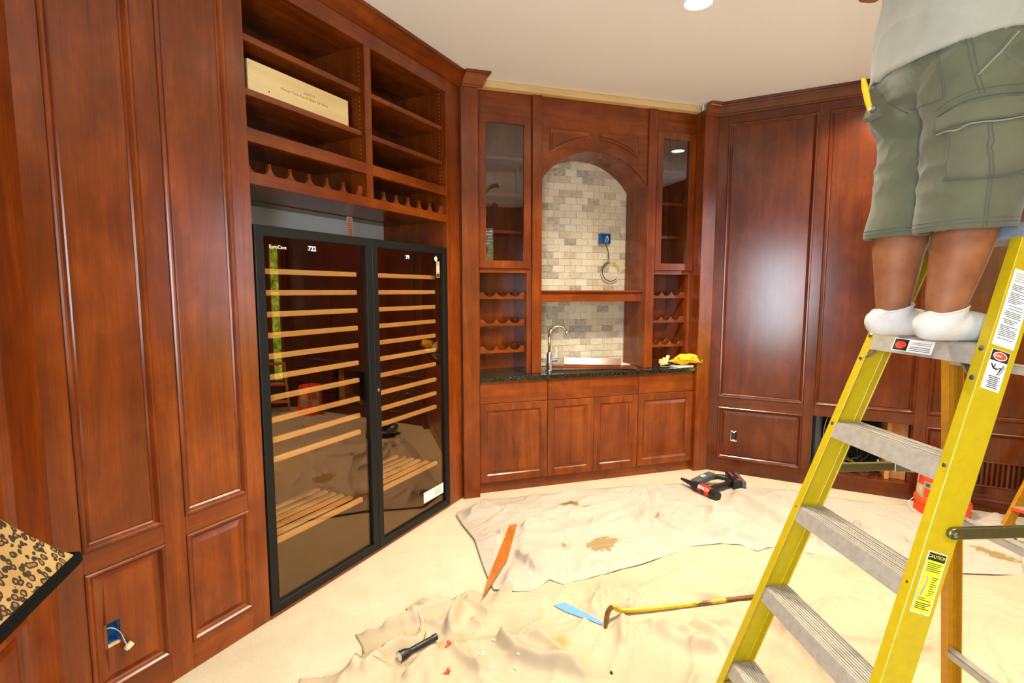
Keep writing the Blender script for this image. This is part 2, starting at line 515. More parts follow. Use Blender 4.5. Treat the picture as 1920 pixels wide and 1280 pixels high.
def obj(name, bm, mat, parent=None, label=None, cat=None, group=None, kind=None, smooth=False, bevel=0.0, loc=None, rz=0.0, weld=False, angle=0.7, seg=1):
    if weld:
        bmesh.ops.remove_doubles(bm, verts=bm.verts, dist=1e-5)
    bmesh.ops.recalc_face_normals(bm, faces=bm.faces)
    off = Vector((0, 0, 0))
    p = parent
    if parent is not None:
        off = OFF.get(parent.name, Vector((0, 0, 0)))
        OFFK = off
    me = bpy.data.meshes.new(name)
    if off.length > 0:
        bmesh.ops.translate(bm, verts=bm.verts, vec=-off)
    bm.to_mesh(me)
    bm.free()
    me.materials.append(M[mat] if isinstance(mat, str) else mat)
    o = bpy.data.objects.new(name, me)
    COL.objects.link(o)
    if parent is not None:
        o.parent = parent
        OFF[o.name] = off
    elif loc is not None:
        o.matrix_world = frame_mat(loc, rz)
    if smooth:
        me.shade_smooth()
        if angle < 3:
            try:
                me.set_sharp_from_angle(angle=angle)
            except Exception:
                pass
    if bevel:
        b = o.modifiers.new('bevel', 'BEVEL')
        b.width = bevel
        b.segments = seg
        b.limit_method = 'ANGLE'
        b.angle_limit = 0.6
    if label: o['label'] = label
    if cat: o['category'] = cat
    if group: o['group'] = group
    if kind: o['kind'] = kind
    return o

def based(name, bm, mat, base, loc=(0, 0, 0), rz=0.0, **kw):
    """single-mesh thing with its origin at base (frame coordinates)"""
    bmesh.ops.translate(bm, verts=bm.verts, vec=-Vector(base))
    o = obj(name, bm, mat, None, **kw)
    o.matrix_world = frame_mat(loc, rz) @ Matrix.Translation(Vector(base))
    return o

def text(name, body, size, mat, parent, mw, extrude=0.0002, align='CENTER', sx=1.0):
    cu = bpy.data.curves.new(name, 'FONT')
    cu.body = body
    cu.size = size
    cu.extrude = extrude
    cu.align_x = align
    cu.align_y = 'CENTER'
    cu.materials.append(M[mat])
    tmp = bpy.data.objects.new(name, cu)
    COL.objects.link(tmp)
    dg = bpy.context.evaluated_depsgraph_get()
    me = bpy.data.meshes.new_from_object(tmp.evaluated_get(dg))
    bpy.data.objects.remove(tmp)
    bpy.data.curves.remove(cu)
    me.name = name
    if not me.materials:
        me.materials.append(M[mat])
    o = bpy.data.objects.new(name, me)
    o['kind'] = 'stuff'
    COL.objects.link(o)
    o.parent = parent
    off = OFF.get(parent.name, Vector((0, 0, 0))) if parent else Vector((0, 0, 0))
    o.matrix_local = Matrix.Translation(-off) @ mw @ Matrix.Diagonal((sx, 1, 1, 1))
    return o

def basis(x, y, p):
    x, y = Vector(x).normalized(), Vector(y)
    y = (y - x * y.dot(x)).normalized()
    z = x.cross(y)
    return Matrix(((x.x, y.x, z.x, p[0]), (x.y, y.y, z.y, p[1]), (x.z, y.z, z.z, p[2]), (0, 0, 0, 1)))

FRONT = lambda x, y, z: basis((1, 0, 0), (0, 0, 1), (x, y, z))     # text facing the room on a wall frame (room at -y)

def remesh(o, voxel, smooth=4, factor=0.5):
    m = o.modifiers.new('remesh', 'REMESH')
    m.mode = 'VOXEL'
    m.voxel_size = voxel
    s = o.modifiers.new('smooth', 'SMOOTH')
    s.factor = factor
    s.iterations = smooth
    dg = bpy.context.evaluated_depsgraph_get()
    ev = o.evaluated_get(dg)
    me = bpy.data.meshes.new_from_object(ev)
    o.modifiers.clear()
    old = o.data
    o.data = me
    bpy.data.meshes.remove(old)
    if not me.materials:
        pass
    me.shade_smooth()
    return o

# ------------------------------------------------------------------ the shell of the room
R45 = PI / 4
WL = ((-1.5263, 1.5263, 0), R45)          # left wall: x along the wall, y into it
WB = ((0, 0, 0), 0.0)                     # back wall
WR = ((3.411, 3.411, 0), -R45)            # right wall
WSL = ((-0.99, 0, 0), PI / 2)             # far left wall (x = world y)
WSR = ((4.605, 0, 0), -PI / 2)            # far right wall (x = -world y)

def slab(name, pts, z0, z1, mat):
    bm = new_bm()
    prism(bm, pts, lambda p: (p[0], p[1], z0), lambda p: (p[0], p[1], z1))
    return obj(name, bm, mat, kind='structure')
OCT = [(-2.2, -2.9), (5.9, -2.9), (5.9, 4.7), (-2.2, 4.7)]
slab('floor', OCT, -0.12, 0.0, 'carpet')
slab('ceiling', OCT, CEIL, CEIL + 0.1, 'ceiling')

MOULD = [(0.0, 0.0), (0.001, -0.005), (0.006, -0.0085), (0.013, -0.0075), (0.019, -0.001), (0.023, 0.008), (0.029, 0.0125)]
FLAT_IN = [(0.029, 0.0125), (0.034, 0.0095)]
RAISE_IN = [(0.029, 0.0125), (0.033, 0.0125), (0.056, 0.003)]

def wall_panel(root, x0, x1, z0, z1, mat_v, mat_m, raised, hole=None):
    bm = new_bm()
    ringpanel(bm, x0, x1, z0, z1, RAISE_IN if raised else FLAT_IN, True, hole)
    p = obj('panel', bm, mat_v, root, weld=True)
    bm = new_bm()
    ringpanel(bm, x0, x1, z0, z1, MOULD, False)
    obj('moulding', bm, mat_m, p, weld=True, smooth=True, angle=0.5)
    return p

def board(root, name, x0, x1, y0, y1, z0, z1, mat, bevel=0.0012):
    return obj(name, box(new_bm(), x0, x1, y0, y1, z0, z1), mat, root, bevel=bevel)

# ---- left wall panelling (between the far left corner and the wine cabinet)
wl = thing('wall_left', kind='structure', loc=WL[0], rz=WL[1])
board(wl, 'backing', 0.74, 1.47, 0.055, 0.08, 0.0, CEIL, 'wood_v', 0)
for a, b in ((0.755, 0.835), (1.105, 1.19)):
    board(wl, 'stile', a, b, 0.0, 0.032, 0.0, CEIL, 'wood_v')
for a, b in ((0.835, 1.105), (1.19, 1.47)):
    board(wl, 'rail', a, b, 0.0, 0.032, 0.0, 0.12, 'wood_h')
    board(wl, 'rail', a, b, 0.0, 0.032, 0.593, 0.672, 'wood_h')
    board(wl, 'rail', a, b, 0.0, 0.032, 2.985, CEIL, 'wood_h')
    wall_panel(wl, a, b, 0.672, 2.985, 'wood_v', 'wood_v', False)
wall_panel(wl, 0.835, 1.105, 0.12, 0.593, 'wood_v', 'wood_v', True, hole=(0.881, 0.933, 0.281, 0.376, 0.05))
wall_panel(wl, 1.19, 1.47, 0.12, 0.593, 'wood_v', 'wood_v', True)

# ---- far left wall
wf = thing('wall_far_left', kind='structure', loc=WSL[0], rz=WSL[1])
board(wf, 'backing', 0.0, 2.075, 0.032, 0.08, 0.0, CEIL, 'wood_v', 0)
for a, b in ((1.885, 2.062), (1.06, 1.17), (0.0, 0.2)):
    board(wf, 'stile', a, b, 0.0, 0.032, 0.0, CEIL, 'wood_v')
for a, b in ((1.17, 1.885), (0.2, 1.06)):
    for z0, z1 in ((0, 0.12), (0.593, 0.672), (2.985, CEIL)):
        board(wf, 'rail', a, b, 0.0, 0.032, z0, z1, 'wood_h')
    wall_panel(wf, a, b, 0.672, 2.985, 'wood_v', 'wood_v', False)
    wall_panel(wf, a, b, 0.12, 0.593, 'wood_v', 'wood_v', True)

# ---- right wall panelling, one lower panel taken out, one holding a grille
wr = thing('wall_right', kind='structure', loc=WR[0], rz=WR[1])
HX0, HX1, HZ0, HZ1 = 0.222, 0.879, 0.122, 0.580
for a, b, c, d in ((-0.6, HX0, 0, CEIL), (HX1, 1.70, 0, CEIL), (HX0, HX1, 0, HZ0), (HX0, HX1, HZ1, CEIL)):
    board(wr, 'backing', a, b, 0.032, 0.052, c, d, 'wood_shade_v', 0)
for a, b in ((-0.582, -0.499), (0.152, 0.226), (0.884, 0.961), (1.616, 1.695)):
    board(wr, 'stile', a, b, 0.0, 0.032, 0.0, CEIL, 'wood_shade_v')
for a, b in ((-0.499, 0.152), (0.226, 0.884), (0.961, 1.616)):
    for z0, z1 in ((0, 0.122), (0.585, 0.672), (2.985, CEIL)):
        board(wr, 'rail', a, b, 0.0, 0.032, z0, z1, 'wood_shade_h')
    wall_panel(wr, a, b, 0.672, 2.985, 'wood_shade_v', 'wood_shade_v', False)
wall_panel(wr, -0.499, 0.152, 0.122, 0.585, 'wood_shade_v', 'wood_shade_v', True, hole=(-0.39, -0.337, 0.286, 0.383, 0.045))
wall_panel(wr, 0.961, 1.616, 0.075, 0.585, 'wood_shade_v', 'wood_shade_v', False, hole=(1.0, 1.575, 0.192, 0.362, 0.05))
# recess behind the missing panel
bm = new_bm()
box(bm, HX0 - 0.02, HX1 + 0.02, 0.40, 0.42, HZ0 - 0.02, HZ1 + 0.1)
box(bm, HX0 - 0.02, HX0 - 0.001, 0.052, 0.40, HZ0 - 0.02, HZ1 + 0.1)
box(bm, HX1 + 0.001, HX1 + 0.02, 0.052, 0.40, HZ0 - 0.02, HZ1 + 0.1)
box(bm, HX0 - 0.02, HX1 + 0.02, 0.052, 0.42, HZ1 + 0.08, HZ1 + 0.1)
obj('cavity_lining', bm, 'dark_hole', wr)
board(wr, 'cavity_floor', HX0 - 0.02, HX1 + 0.02, 0.052, 0.42, HZ0 - 0.02, HZ0 - 0.001, 'wood_shade_h')
board(wr, 'cavity_stud', 0.735, 0.765, 0.06, 0.36, HZ0, HZ1 + 0.05, 'pine_v')
board(wr, 'cavity_stud', 0.767, 0.876, 0.10, 0.36, HZ0, HZ1 + 0.05, 'pine_v')
board(wr, 'cavity_pipe', 0.235, 0.30, 0.12, 0.2, HZ0, HZ1 + 0.05, 'grey_plastic', 0.02)

# ---- back wall with its tile
TX0, TX1, TY = 1.455, 2.400, 4.290
wb = thing('wall_back', kind='structure', loc=WB[0], rz=0)
board(wb, 'backing', 0.60, 3.2, 4.31, 4.36, 0.0, CEIL, 'drywall', 0)
board(wb, 'grout_bed', TX0 - 0.03, TX1 + 0.03, TY + 0.004, 4.31, 0.93, 2.76, 'grout', 0)
ARC_X, ARC_Z, ARC_R, SPRING = 1.9275, 2.149, 0.571, 2.470
tile_meshes = []
for k in range(6):
    bm = new_bm()
    j = lambda s=0.0012: RNG.uniform(-s, s)
    w, h, d = 0.0525, 0.0278, 0.0022
    front = [(-w + j(), -d, -h + j()), (w + j(), -d, -h + j()), (w + j(), -d, h + j()), (-w + j(), -d, h + j())]
    f = [bm.verts.new((p[0] * 0.975, p[1] + j(0.0005), p[2] * 0.95)) for p in front]
    b = [bm.verts.new((p[0], 0.004, p[2])) for p in front]
    m = [bm.verts.new((p[0], -d + 0.0012, p[2])) for p in front]
    bm.faces.new(f)
    for q0, q1 in ((f, m), (m, b)):
        for i in range(4):
            bm.faces.new((q0[i], q0[(i + 1) % 4], q1[(i + 1) % 4], q1[i]))
    bmesh.ops.recalc_face_normals(bm, faces=bm.faces)
    me = bpy.data.meshes.new('tile')
    bm.to_mesh(me); bm.free()
    me.materials.append(M['tile'])
    tile_meshes.append(me)
row = 0
z = 0.932 + 0.0295
while z < 2.74:
    x = TX0 + 0.02 + (0.0545 if row % 2 else 0.0) - 0.0545
    while x < TX1 + 0.03:
        dz = z - 0.027 - ARC_Z
        inside = z - 0.03 < SPRING or math.hypot(min(abs(x - 0.05 - ARC_X), abs(x + 0.05 - ARC_X)), dz) < ARC_R
        if inside and not (1.525 < z < 1.585):
            cl = max(x - 0.0525, TX0 - 0.012)
            cr = min(x + 0.0525, TX1 + 0.012)
            if cr - cl > 0.012:
                o = bpy.data.objects.new('tile', RNG.choice(tile_meshes))
                COL.objects.link(o)
                o.parent = wb
                o.location = ((cl + cr) / 2, TY, z)
                o.scale = ((cr - cl) / 0.105, 1, 1)
        x += 0.109
    z += 0.0592
    row += 1

# ---- far right wall and the walls behind the camera
wfr = thing('wall_far_right', kind='structure', loc=WSR[0], rz=WSR[1])
board(wfr, 'backing', -2.23, -0.0, 0.0, 0.06, 0.0, CEIL, 'wood_shade_v', 0)
board(wfr, 'rail', -2.2, 0.0, -0.02, 0.0, 0.0, 0.14, 'wood_shade_h')
def plain_wall(name, p, q, mat='wood_v'):
    p, q = Vector((p[0], p[1], 0)), Vector((q[0], q[1], 0))
    d = q - p
    L = d.length
    w = thing(name, kind='structure', loc=p, rz=math.atan2(d.y, d.x))
    board(w, 'backing', -0.03, L + 0.03, 0.0, 0.06, 0.0, CEIL, mat, 0)
    board(w, 'rail', 0.02, L - 0.02, -0.02, 0.0, 0.0, 0.14, 'wood_h')
    board(w, 'rail', 0.02, L - 0.02, -0.02, 0.0, 2.95, CEIL - 0.002, 'wood_h')
    return w, L
# walls run clockwise seen from above so that +y points out of the room
plain_wall('wall_rear_right', (4.605, 0.0), (2.95, -1.655), 'wood_v')
plain_wall('wall_rear', (2.95, -1.655), (0.69, -1.655), 'wood_v')
plain_wall('wall_rear_left', (0.69, -1.655), (-0.99, 0.025), 'wood_v')

def window(name, loc, rz, x0, x1, z0, z1, blinds=False, bars=1, mat='pane', t=0.05):
    w = thing(name, kind='structure', loc=loc, rz=rz)
    bm = new_bm()
    ringpanel(bm, x0 - t, x1 + t, z0 - t, z1 + t, [(0, 0.0), (0, -0.03), (0.01, -0.036), (t - 0.012, -0.036), (t, -0.028), (t, -0.004)], False)
    obj('casing', bm, 'wood_v', w, weld=True)
    bm = new_bm()
    box(bm, x0, x1, -0.006, -0.004, z0, z1)
    obj('pane', bm, mat, w)
    for k in range(1, bars + 1):
        zz = z0 + (z1 - z0) * k / (bars + 1)
        board(w, 'glazing_bar', x0, x1, -0.022, -0.006, zz - 0.012, zz + 0.012, 'wood_v')
    if blinds:
        n = int((z1 - z0) / 0.055)
        for k in range(n):
            zz = z0 + (k + 0.5) * (z1 - z0) / n
            bm = new_bm()
            obox(bm, ((x0 + x1) / 2, -0.05, zz), (1, 0, 0), (0, 0.75, 0.66), (0, -0.66, 0.75), (x1 - x0) / 2, 0.024, 0.0015)
            obj('slat', bm, 'white_paper', w)
    return w
window('window_1', (4.605, 0, 0), -PI / 2, -1.78, -1.40, 0.38, 2.72, bars=1)
window('window_4', (4.605, 0, 0), -PI / 2, -2.125, -2.025, 0.38, 2.2, bars=2, mat='pane_garden', t=0.04)
window('flash_standin', (0.69, -1.655, 0), math.atan2(1.68, -1.68), 1.43, 2.12, 0.70, 2.25, bars=0, mat='flash_pane')  # added and unseen, lights the room from the camera side like a flash
window('window_3', (2.95, -1.655, 0), PI, 0.40, 1.75, 0.9, 2.75, blinds=True, bars=0, mat='pane_garden')

# ---- crown moulding and pilasters
CROWN = [(0.0, 3.052), (-0.010, 3.054), (-0.016, 3.062), (-0.014, 3.070), (-0.022, 3.078), (-0.030, 3.092), (-0.046, 3.112), (-0.058, 3.120), (-0.062, 3.128), (-0.072, 3.131), (-0.075, 3.149), (0.0, 3.149)]
def crown(name, loc, rz, x0, x1, y, m0, m1, mat):
    bm = new_bm()
    prism(bm, CROWN, lambda p: (x0 - p[0] * m0, y + p[0], p[1]), lambda p: (x1 + p[0] * m1, y + p[0], p[1]))
    return obj(name, bm, mat, loc=loc, rz=rz, kind='structure', smooth=True, angle=0.45)
T = math.tan(PI / 8)
crown('trim_1', WL[0], WL[1], 0.756, 3.262, 0.0, T, T, 'wood_h')
crown('trim_2', WB[0], 0, 0.786, 0.937, 3.801, T, -0.75, 'wood_h')
crown('trim_3', WB[0], 0, 2.866, 2.998, 3.815, 0.0, T, 'wood_h')
crown('trim_4', WR[0], WR[1], -0.584, 1.69, 0.0, T, T, 'wood_shade_h')
crown('trim_5', WSL[0], WSL[1], 0.0, 2.06, 0.0, T, T, 'wood_h')
crown('trim_6', WSR[0], WSR[1], -2.21, 0.0, 0.0, T, T, 'wood_shade_h')
for nm, x0, x1, y in (('trim_7', 0.784, 0.911, 3.801), ('trim_8', 2.864, 2.996, 3.815)):
    obj(nm, box(new_bm(), x0, x1, y, 4.31, 0.0, 3.10), 'wood_v', kind='structure', bevel=0.002)
obj('baseboard_back', box(new_bm(), 0.912, 2.863, 3.874, 3.892, 0.0, 0.088), 'wood_h', kind='structure', bevel=0.001)

# ------------------------------------------------------------------ large things: wine cabinet around the fridges
cab = thing('built_in_cabinet', 'tall cherry wood cabinet of open shelves built around the two wine fridges', 'cabinet', WL[0], WL[1], base=(2.37, 0.2, 0.0))
board(cab, 'stile', 1.47, 1.56, 0.0, 0.03, 0.0, CEIL, 'wood_v')
board(cab, 'stile', 3.09, 3.263, 0.0, 0.03, 0.0, CEIL, 'wood_v')
board(cab, 'top_rail', 1.56, 3.09, 0.0, 0.03, 2.968, CEIL, 'wood_h')
board(cab, 'mullion', 2.303, 2.355, 0.0, 0.03, 2.133, 2.968, 'wood_v')
for a, b in ((1.56, 2.303), (2.355, 3.09)):
    board(cab, 'middle_rail', a, b, 0.0, 0.03, 2.265, 2.324, 'wood_h')
board(cab, 'lower_rail', 1.56, 3.09, 0.0, 0.03, 2.08, 2.133, 'wood_h')
board(cab, 'sill', 1.56, 3.09, -0.004, 0.03, 0.0, 0.019, 'wood_h')
board(cab, 'side_panel', 1.535, 1.556, 0.031, 0.60, 0.0, 3.0, 'wood_v')
board(cab, 'side_panel', 3.092, 3.112, 0.031, 0.60, 0.0, 3.0, 'wood_v')
board(cab, 'divider', 2.318, 2.340, 0.031, 0.43, 2.108, 3.0, 'wood_v')
board(cab, 'back_panel', 1.556, 3.092, 0.43, 0.445, 2.08, 3.0, 'wood_v')
board(cab, 'top_panel', 1.556, 3.092, 0.031, 0.445, 2.975, 3.0, 'wood_h')
board(cab, 'bottom_panel', 1.556, 3.092, 0.031, 0.60, 2.085, 2.107, 'wood_h')
board(cab, 'rear_wall_panel', 1.556, 3.0, 0.585, 0.60, 0.02, 2.085, 'drywall')
board(cab, 'rear_wall_panel', 3.002, 3.092, 0.585, 0.60, 0.02, 2.085, 'drywall')
for a, b in ((1.557, 2.317), (2.341, 3.091)):
    board(cab, 'deck', a, b, 0.031, 0.43, 2.300, 2.322, 'wood_h')
    for zt in (2.735, 2.502):
        board(cab, 'shelf', a + 0.002, b - 0.018, 0.022, 0.428, zt - 0.028, zt, 'wood_h', 0.002)
bm = new_bm()
for s_, face in ((2.3175, -1), (3.0915, -1)):
    for k in range(26):
        zz = 2.36 + k * 0.024
        if abs(zz - 2.49) > 0.02 and abs(zz - 2.72) > 0.02:
            for yy in (0.055,):
                lathe(bm, [(0.0028, 0), (0.0028, 0.0012)], (s_, yy, zz), 6, (-1, 0, 0))
obj('shelf_pin_hole', bm, 'pine_v', cab, kind='stuff')

def scallop(x0, x1, n, zb, zv, zp, y0, y1, flat0, flat1):
    """bottle rail: straight bottom, n round dips between x0+flat0 and x1-flat1"""
    poly = [(x0, zb), (x1, zb), (x1, zp)]
    a, b = x0 + flat0, x1 - flat1
    w = (b - a) / n
    hw = w / 2 - 0.002
    dep = zp - zv
    Rr = (hw * hw + dep * dep) / (2 * dep)
    pts = []
    for k in range(n):
        c = a + (k + 0.5) * w
        th = math.asin(min(1, hw / Rr)) if dep < Rr else PI - math.asin(hw / Rr)
        for i in range(9):
            t = -th + 2 * th * i / 8
            pts.append((c + Rr * math.sin(t), zv + Rr - Rr * math.cos(t)))
    poly += list(reversed(pts))
    poly.append((x0, zp))
    bm = new_bm()
    prism(bm, poly, lambda p: (p[0], y0, p[1]), lambda p: (p[0], y1, p[1]))
    return bm
obj('scalloped_bottle_rail', scallop(1.561, 2.302, 6, 2.108, 2.134, 2.196, 0.032, 0.052, 0.018, 0.03), 'wood_h', cab, bevel=0.0015)
obj('scalloped_bottle_rail', scallop(2.356, 3.089, 6, 2.108, 2.134, 2.196, 0.032, 0.052, 0.012, 0.03), 'wood_h', cab, bevel=0.0015)

# ---- the two wine fridges
SLATS = (1.705, 1.602, 1.498, 1.396, 1.294, 1.192, 1.089, 0.979, 0.878, 0.779, 0.362)
def wine_fridge(label, s0, s1, digits, digit_s):
    f = thing('wine_fridge', label, 'wine fridge', WL[0], WL[1], group='wine fridges side by side', base=((s0 + s1) / 2, 0.28, 0.0195))
    z0, z1 = 0.0195, 1.900
    bm = new_bm()
    t = 0.03
    box(bm, s0, s0 + t, 0.035, 0.55, z0, z1); box(bm, s1 - t, s1, 0.035, 0.55, z0, z1)
    box(bm, s0 + t, s1 - t, 0.035, 0.55, z1 - 0.04, z1); box(bm, s0 + t, s1 - t, 0.035, 0.55, z0, z0 + 0.05)
    box(bm, s0 + t, s1 - t, 0.53, 0.55, z0 + 0.05, z1 - 0.04)
    obj('cabinet_body', bm, 'black_inside', f)
    bm = new_bm()
    w = 0.047
    ringpanel(bm, s0, s1, z0, z1, [(0.001, 0.034), (0.0, -0.008), (0.003, -0.011), (w - 0.004, -0.011), (w, -0.008), (w, 0.034)], False)
    d = obj('door', bm, 'black_frame', f, weld=True)
    bm = new_bm()
    box(bm, s0 + w - 0.004, s1 - w + 0.004, 0.006, 0.011, z0 + w - 0.004, z1 - w + 0.004)
    obj('glass', bm, 'glass_tint', d, label='smoked glass pane')
    a, b = s0 + 0.078, s1 - 0.068
    for k, zt in enumerate(SLATS):
        bm = new_bm()
        box(bm, a, b, 0.046, 0.068, zt - 0.027, zt)
        sh = obj('shelf', bm, 'beech', f, bevel=0.003)
        for yy in ((0.12, 0.19, 0.26, 0.33, 0.40) if k == 10 else ()):
            obj('slat', box(new_bm(), a + 0.01, b - 0.01, yy, yy + 0.034, zt - 0.022, zt - 0.008), 'beech', sh)
        for xx in (a - 0.022, b + 0.004):
            obj('runner', box(new_bm(), xx, xx + 0.018, 0.06, 0.45, zt - 0.024, zt - 0.012), 'black_plastic', sh)
    text('temperature_display', digits, 0.034, 'digit_glow', f, FRONT(digit_s, 0.0045, 1.812))
    return f
fl = wine_fridge('left wine fridge with black mitred door frame, eleven wooden shelf fronts', 1.563, 2.3155, '722', 1.898)
text('logo', 'EuroCave', 0.024, 'white_ink', fl, FRONT(1.695, 0.0048, 1.806))
fr = wine_fridge('right wine fridge with black door frame and stickers on its glass', 2.3175, 3.071, '79', 2.655)
def sticker(parent, name, s0, s1, z0, z1, mat, y=0.0048):
    return obj(name, box(new_bm(), s0, s1, y, y + 0.001, z0, z1), mat, parent)
bm = new_bm(); lathe(bm, [(0.017, 0), (0.017, 0.001)], (2.957, 0.0058, 1.818), 20, (0, -1, 0))
rb = obj('round_sticker', bm, 'black_ink', fr)
bm = new_bm(); lathe(bm, [(0.0165, 0), (0.0165, 0.0006), (0.0145, 0.0006)], (2.957, 0.0045, 1.818), 20, (0, -1, 0))
obj('sticker_rim', bm, 'white_ink', rb)
obj('sticker_band', box(new_bm(), 2.945, 2.969, 0.0036, 0.0042, 1.812, 1.824), 'white_ink', rb)
st = sticker(fr, 'gold_sticker', 2.962, 3.000, 1.690, 1.802, 'gold_label')
obj('sticker_panel', box(new_bm(), 2.968, 2.994, 0.0040, 0.0046, 1.728, 1.768), 'white_paper', st)
bm = new_bm()
for i in range(4):
    box(bm, 2.972, 2.990, 0.0034, 0.0040, 1.735 + i * 0.008, 1.738 + i * 0.008)
box(bm, 2.966, 2.996, 0.0040, 0.0046, 1.694, 1.716)
obj('sticker_print', bm, 'black_ink', st, kind='stuff')
st = sticker(fr, 'white_sticker', 2.78, 3.01, 0.130, 0.205, 'white_paper')
bm = new_bm()
for i in range(4):
    box(bm, 2.90, 2.985, 0.0036, 0.0044, 0.145 + i * 0.012, 0.149 + i * 0.012)
obj('sticker_print', bm, 'tape_silver', st, kind='stuff')
lk = new_bm()
lathe(lk, [(0.011, 0), (0.011, 0.006), (0.008, 0.008)], (2.338, -0.0115, 1.005), 18, (0, -1, 0))
lko = obj('door_lock', lk, 'steel', fr, smooth=True)
obj('keyhole', box(new_bm(), 2.3365, 2.3395, -0.0205, -0.0190, 1.000, 1.010), 'black_ink', lko)
# a strip of small stickers standing on the fridge top against the drywall
bm = new_bm(); box(bm, 0, 0.042, 0, 0.008, 0, 0.16)
cs = based('paint_swatch_strip', bm, 'shim', (0.0, 0, 0), loc=WL[0], rz=WL[1], label='small upright strip with pink dots standing on top of left fridge', cat='strip')
cs.matrix_world = frame_mat(*WL) @ Matrix.Translation((2.44, 0.30, 1.901))
bm = new_bm()
for i in range(4):
    for j in range(11):
        box(bm, 0.004 + i * 0.0085, 0.0095 + i * 0.0085, -0.0012, 0.0, 0.008 + j * 0.0135, 0.016 + j * 0.0135)
pt = obj('dot_print', bm, 'red', None, kind='stuff'); pt.parent = cs

# ---- wooden gift box on the shelf
gb = thing('wooden_wine_box', 'pale plywood wine box with burnt lettering lying on upper left shelf', 'box', WL[0], WL[1], base=(1.9, 0.15, 2.5025))
board(gb, 'front_board', 1.596, 2.201, 0.028, 0.040, 2.5025, 2.636, 'box_wood')
bm = new_bm()
box(bm, 1.596, 1.606, 0.040, 0.30, 2.5025, 2.636); box(bm, 2.191, 2.201, 0.040, 0.30, 2.5025, 2.636)
box(bm, 1.606, 2.191, 0.288, 0.30, 2.5025, 2.636)
obj('side_boards', bm, 'tape_silver', gb)
board(gb, 'lid', 1.606, 2.191, 0.040, 0.288, 2.624, 2.635, 'box_wood')
text('lettering', 'NORTH', 0.019, 'brown_ink', gb, FRONT(1.936, 0.0276, 2.583))
text('lettering', 'Always Time For A Glass Of Wine', 0.0195, 'brown_ink', gb, FRONT(1.911, 0.0276, 2.562), sx=1.05)
bm = new_bm(); lathe(bm, [(0.004, 0), (0.004, 0.0008)], (1.702, 0.0278, 2.524), 8, (0, -1, 0))
obj('wood_knot', bm, 'brown_dot', gb)
bm = new_bm()
for zz in (2.515, 2.57, 2.618):
    for xx in (1.603, 2.194):
        lathe(bm, [(0.0016, 0), (0.0016, 0.0006)], (xx, 0.0278, zz), 6, (0, -1, 0))
obj('nail_head', bm, 'brown_dot', gb, kind='stuff')

# ------------------------------------------------------------------ back wall cabinetry
def raised_door(root, x0, x1, z0, z1, yf, w, mat_v='wood_v'):
    bm = new_bm()
    ringpanel(bm, x0, x1, z0, z1, [(0.0, yf + 0.02), (0.0, yf + 0.002), (0.002, yf), (w - 0.004, yf), (w, yf + 0.002), (w + 0.006, yf + 0.008), (w + 0.010, yf + 0.010)], False)
    d = obj('door', bm, mat_v, root, weld=True)
    bm = new_bm()
    i = w + 0.010
    ringpanel(bm, x0, x1, z0, z1, [(i, yf + 0.010), (i + 0.004, yf + 0.010), (i + 0.026, yf + 0.002), (i + 0.029, yf + 0.0015)], True)
    obj('panel', bm, mat_v, d, weld=True)
    return d
def base_cabinet(label, x0, x1, doors):
    c = thing('base_cabinet', label, 'cabinet', WB[0], 0, group='base cabinets under the counter', base=((x0 + x1) / 2, 4.0, 0.089))
    bm = new_bm()
    box(bm, x0, x1, 3.872, 4.27, 0.089, 0.896)
    obj('carcass', bm, 'wood_v', c)
    board(c, 'drawer_front', x0 + 0.0015, x1 - 0.0015, 3.850, 3.870, 0.7225, 0.8955, 'wood_h', 0.002)
    w = (x1 - x0) / doors
    for k in range(doors):
        raised_door(c, x0 + k * w + 0.0012, x0 + (k + 1) * w - 0.0012, 0.0895, 0.7185, 3.850, 0.057)
    return c
base_cabinet('left base cabinet, one raised panel door with a dark smudge in its middle', 0.9225, 1.4835, 1)
base_cabinet('middle sink base cabinet with two narrow raised panel doors', 1.4855, 2.3095, 2)
base_cabinet('right base cabinet with one raised panel door beside the right pilaster', 2.3115, 2.8620, 1)

ct = thing('countertop', 'black granite countertop running along the back wall', 'countertop', WB[0], 0, base=(1.9, 4.05, 0.8965))
board(ct, 'slab', 0.9125, 2.8630, 3.832, 4.2855, 0.8965, 0.931, 'granite', 0.003)

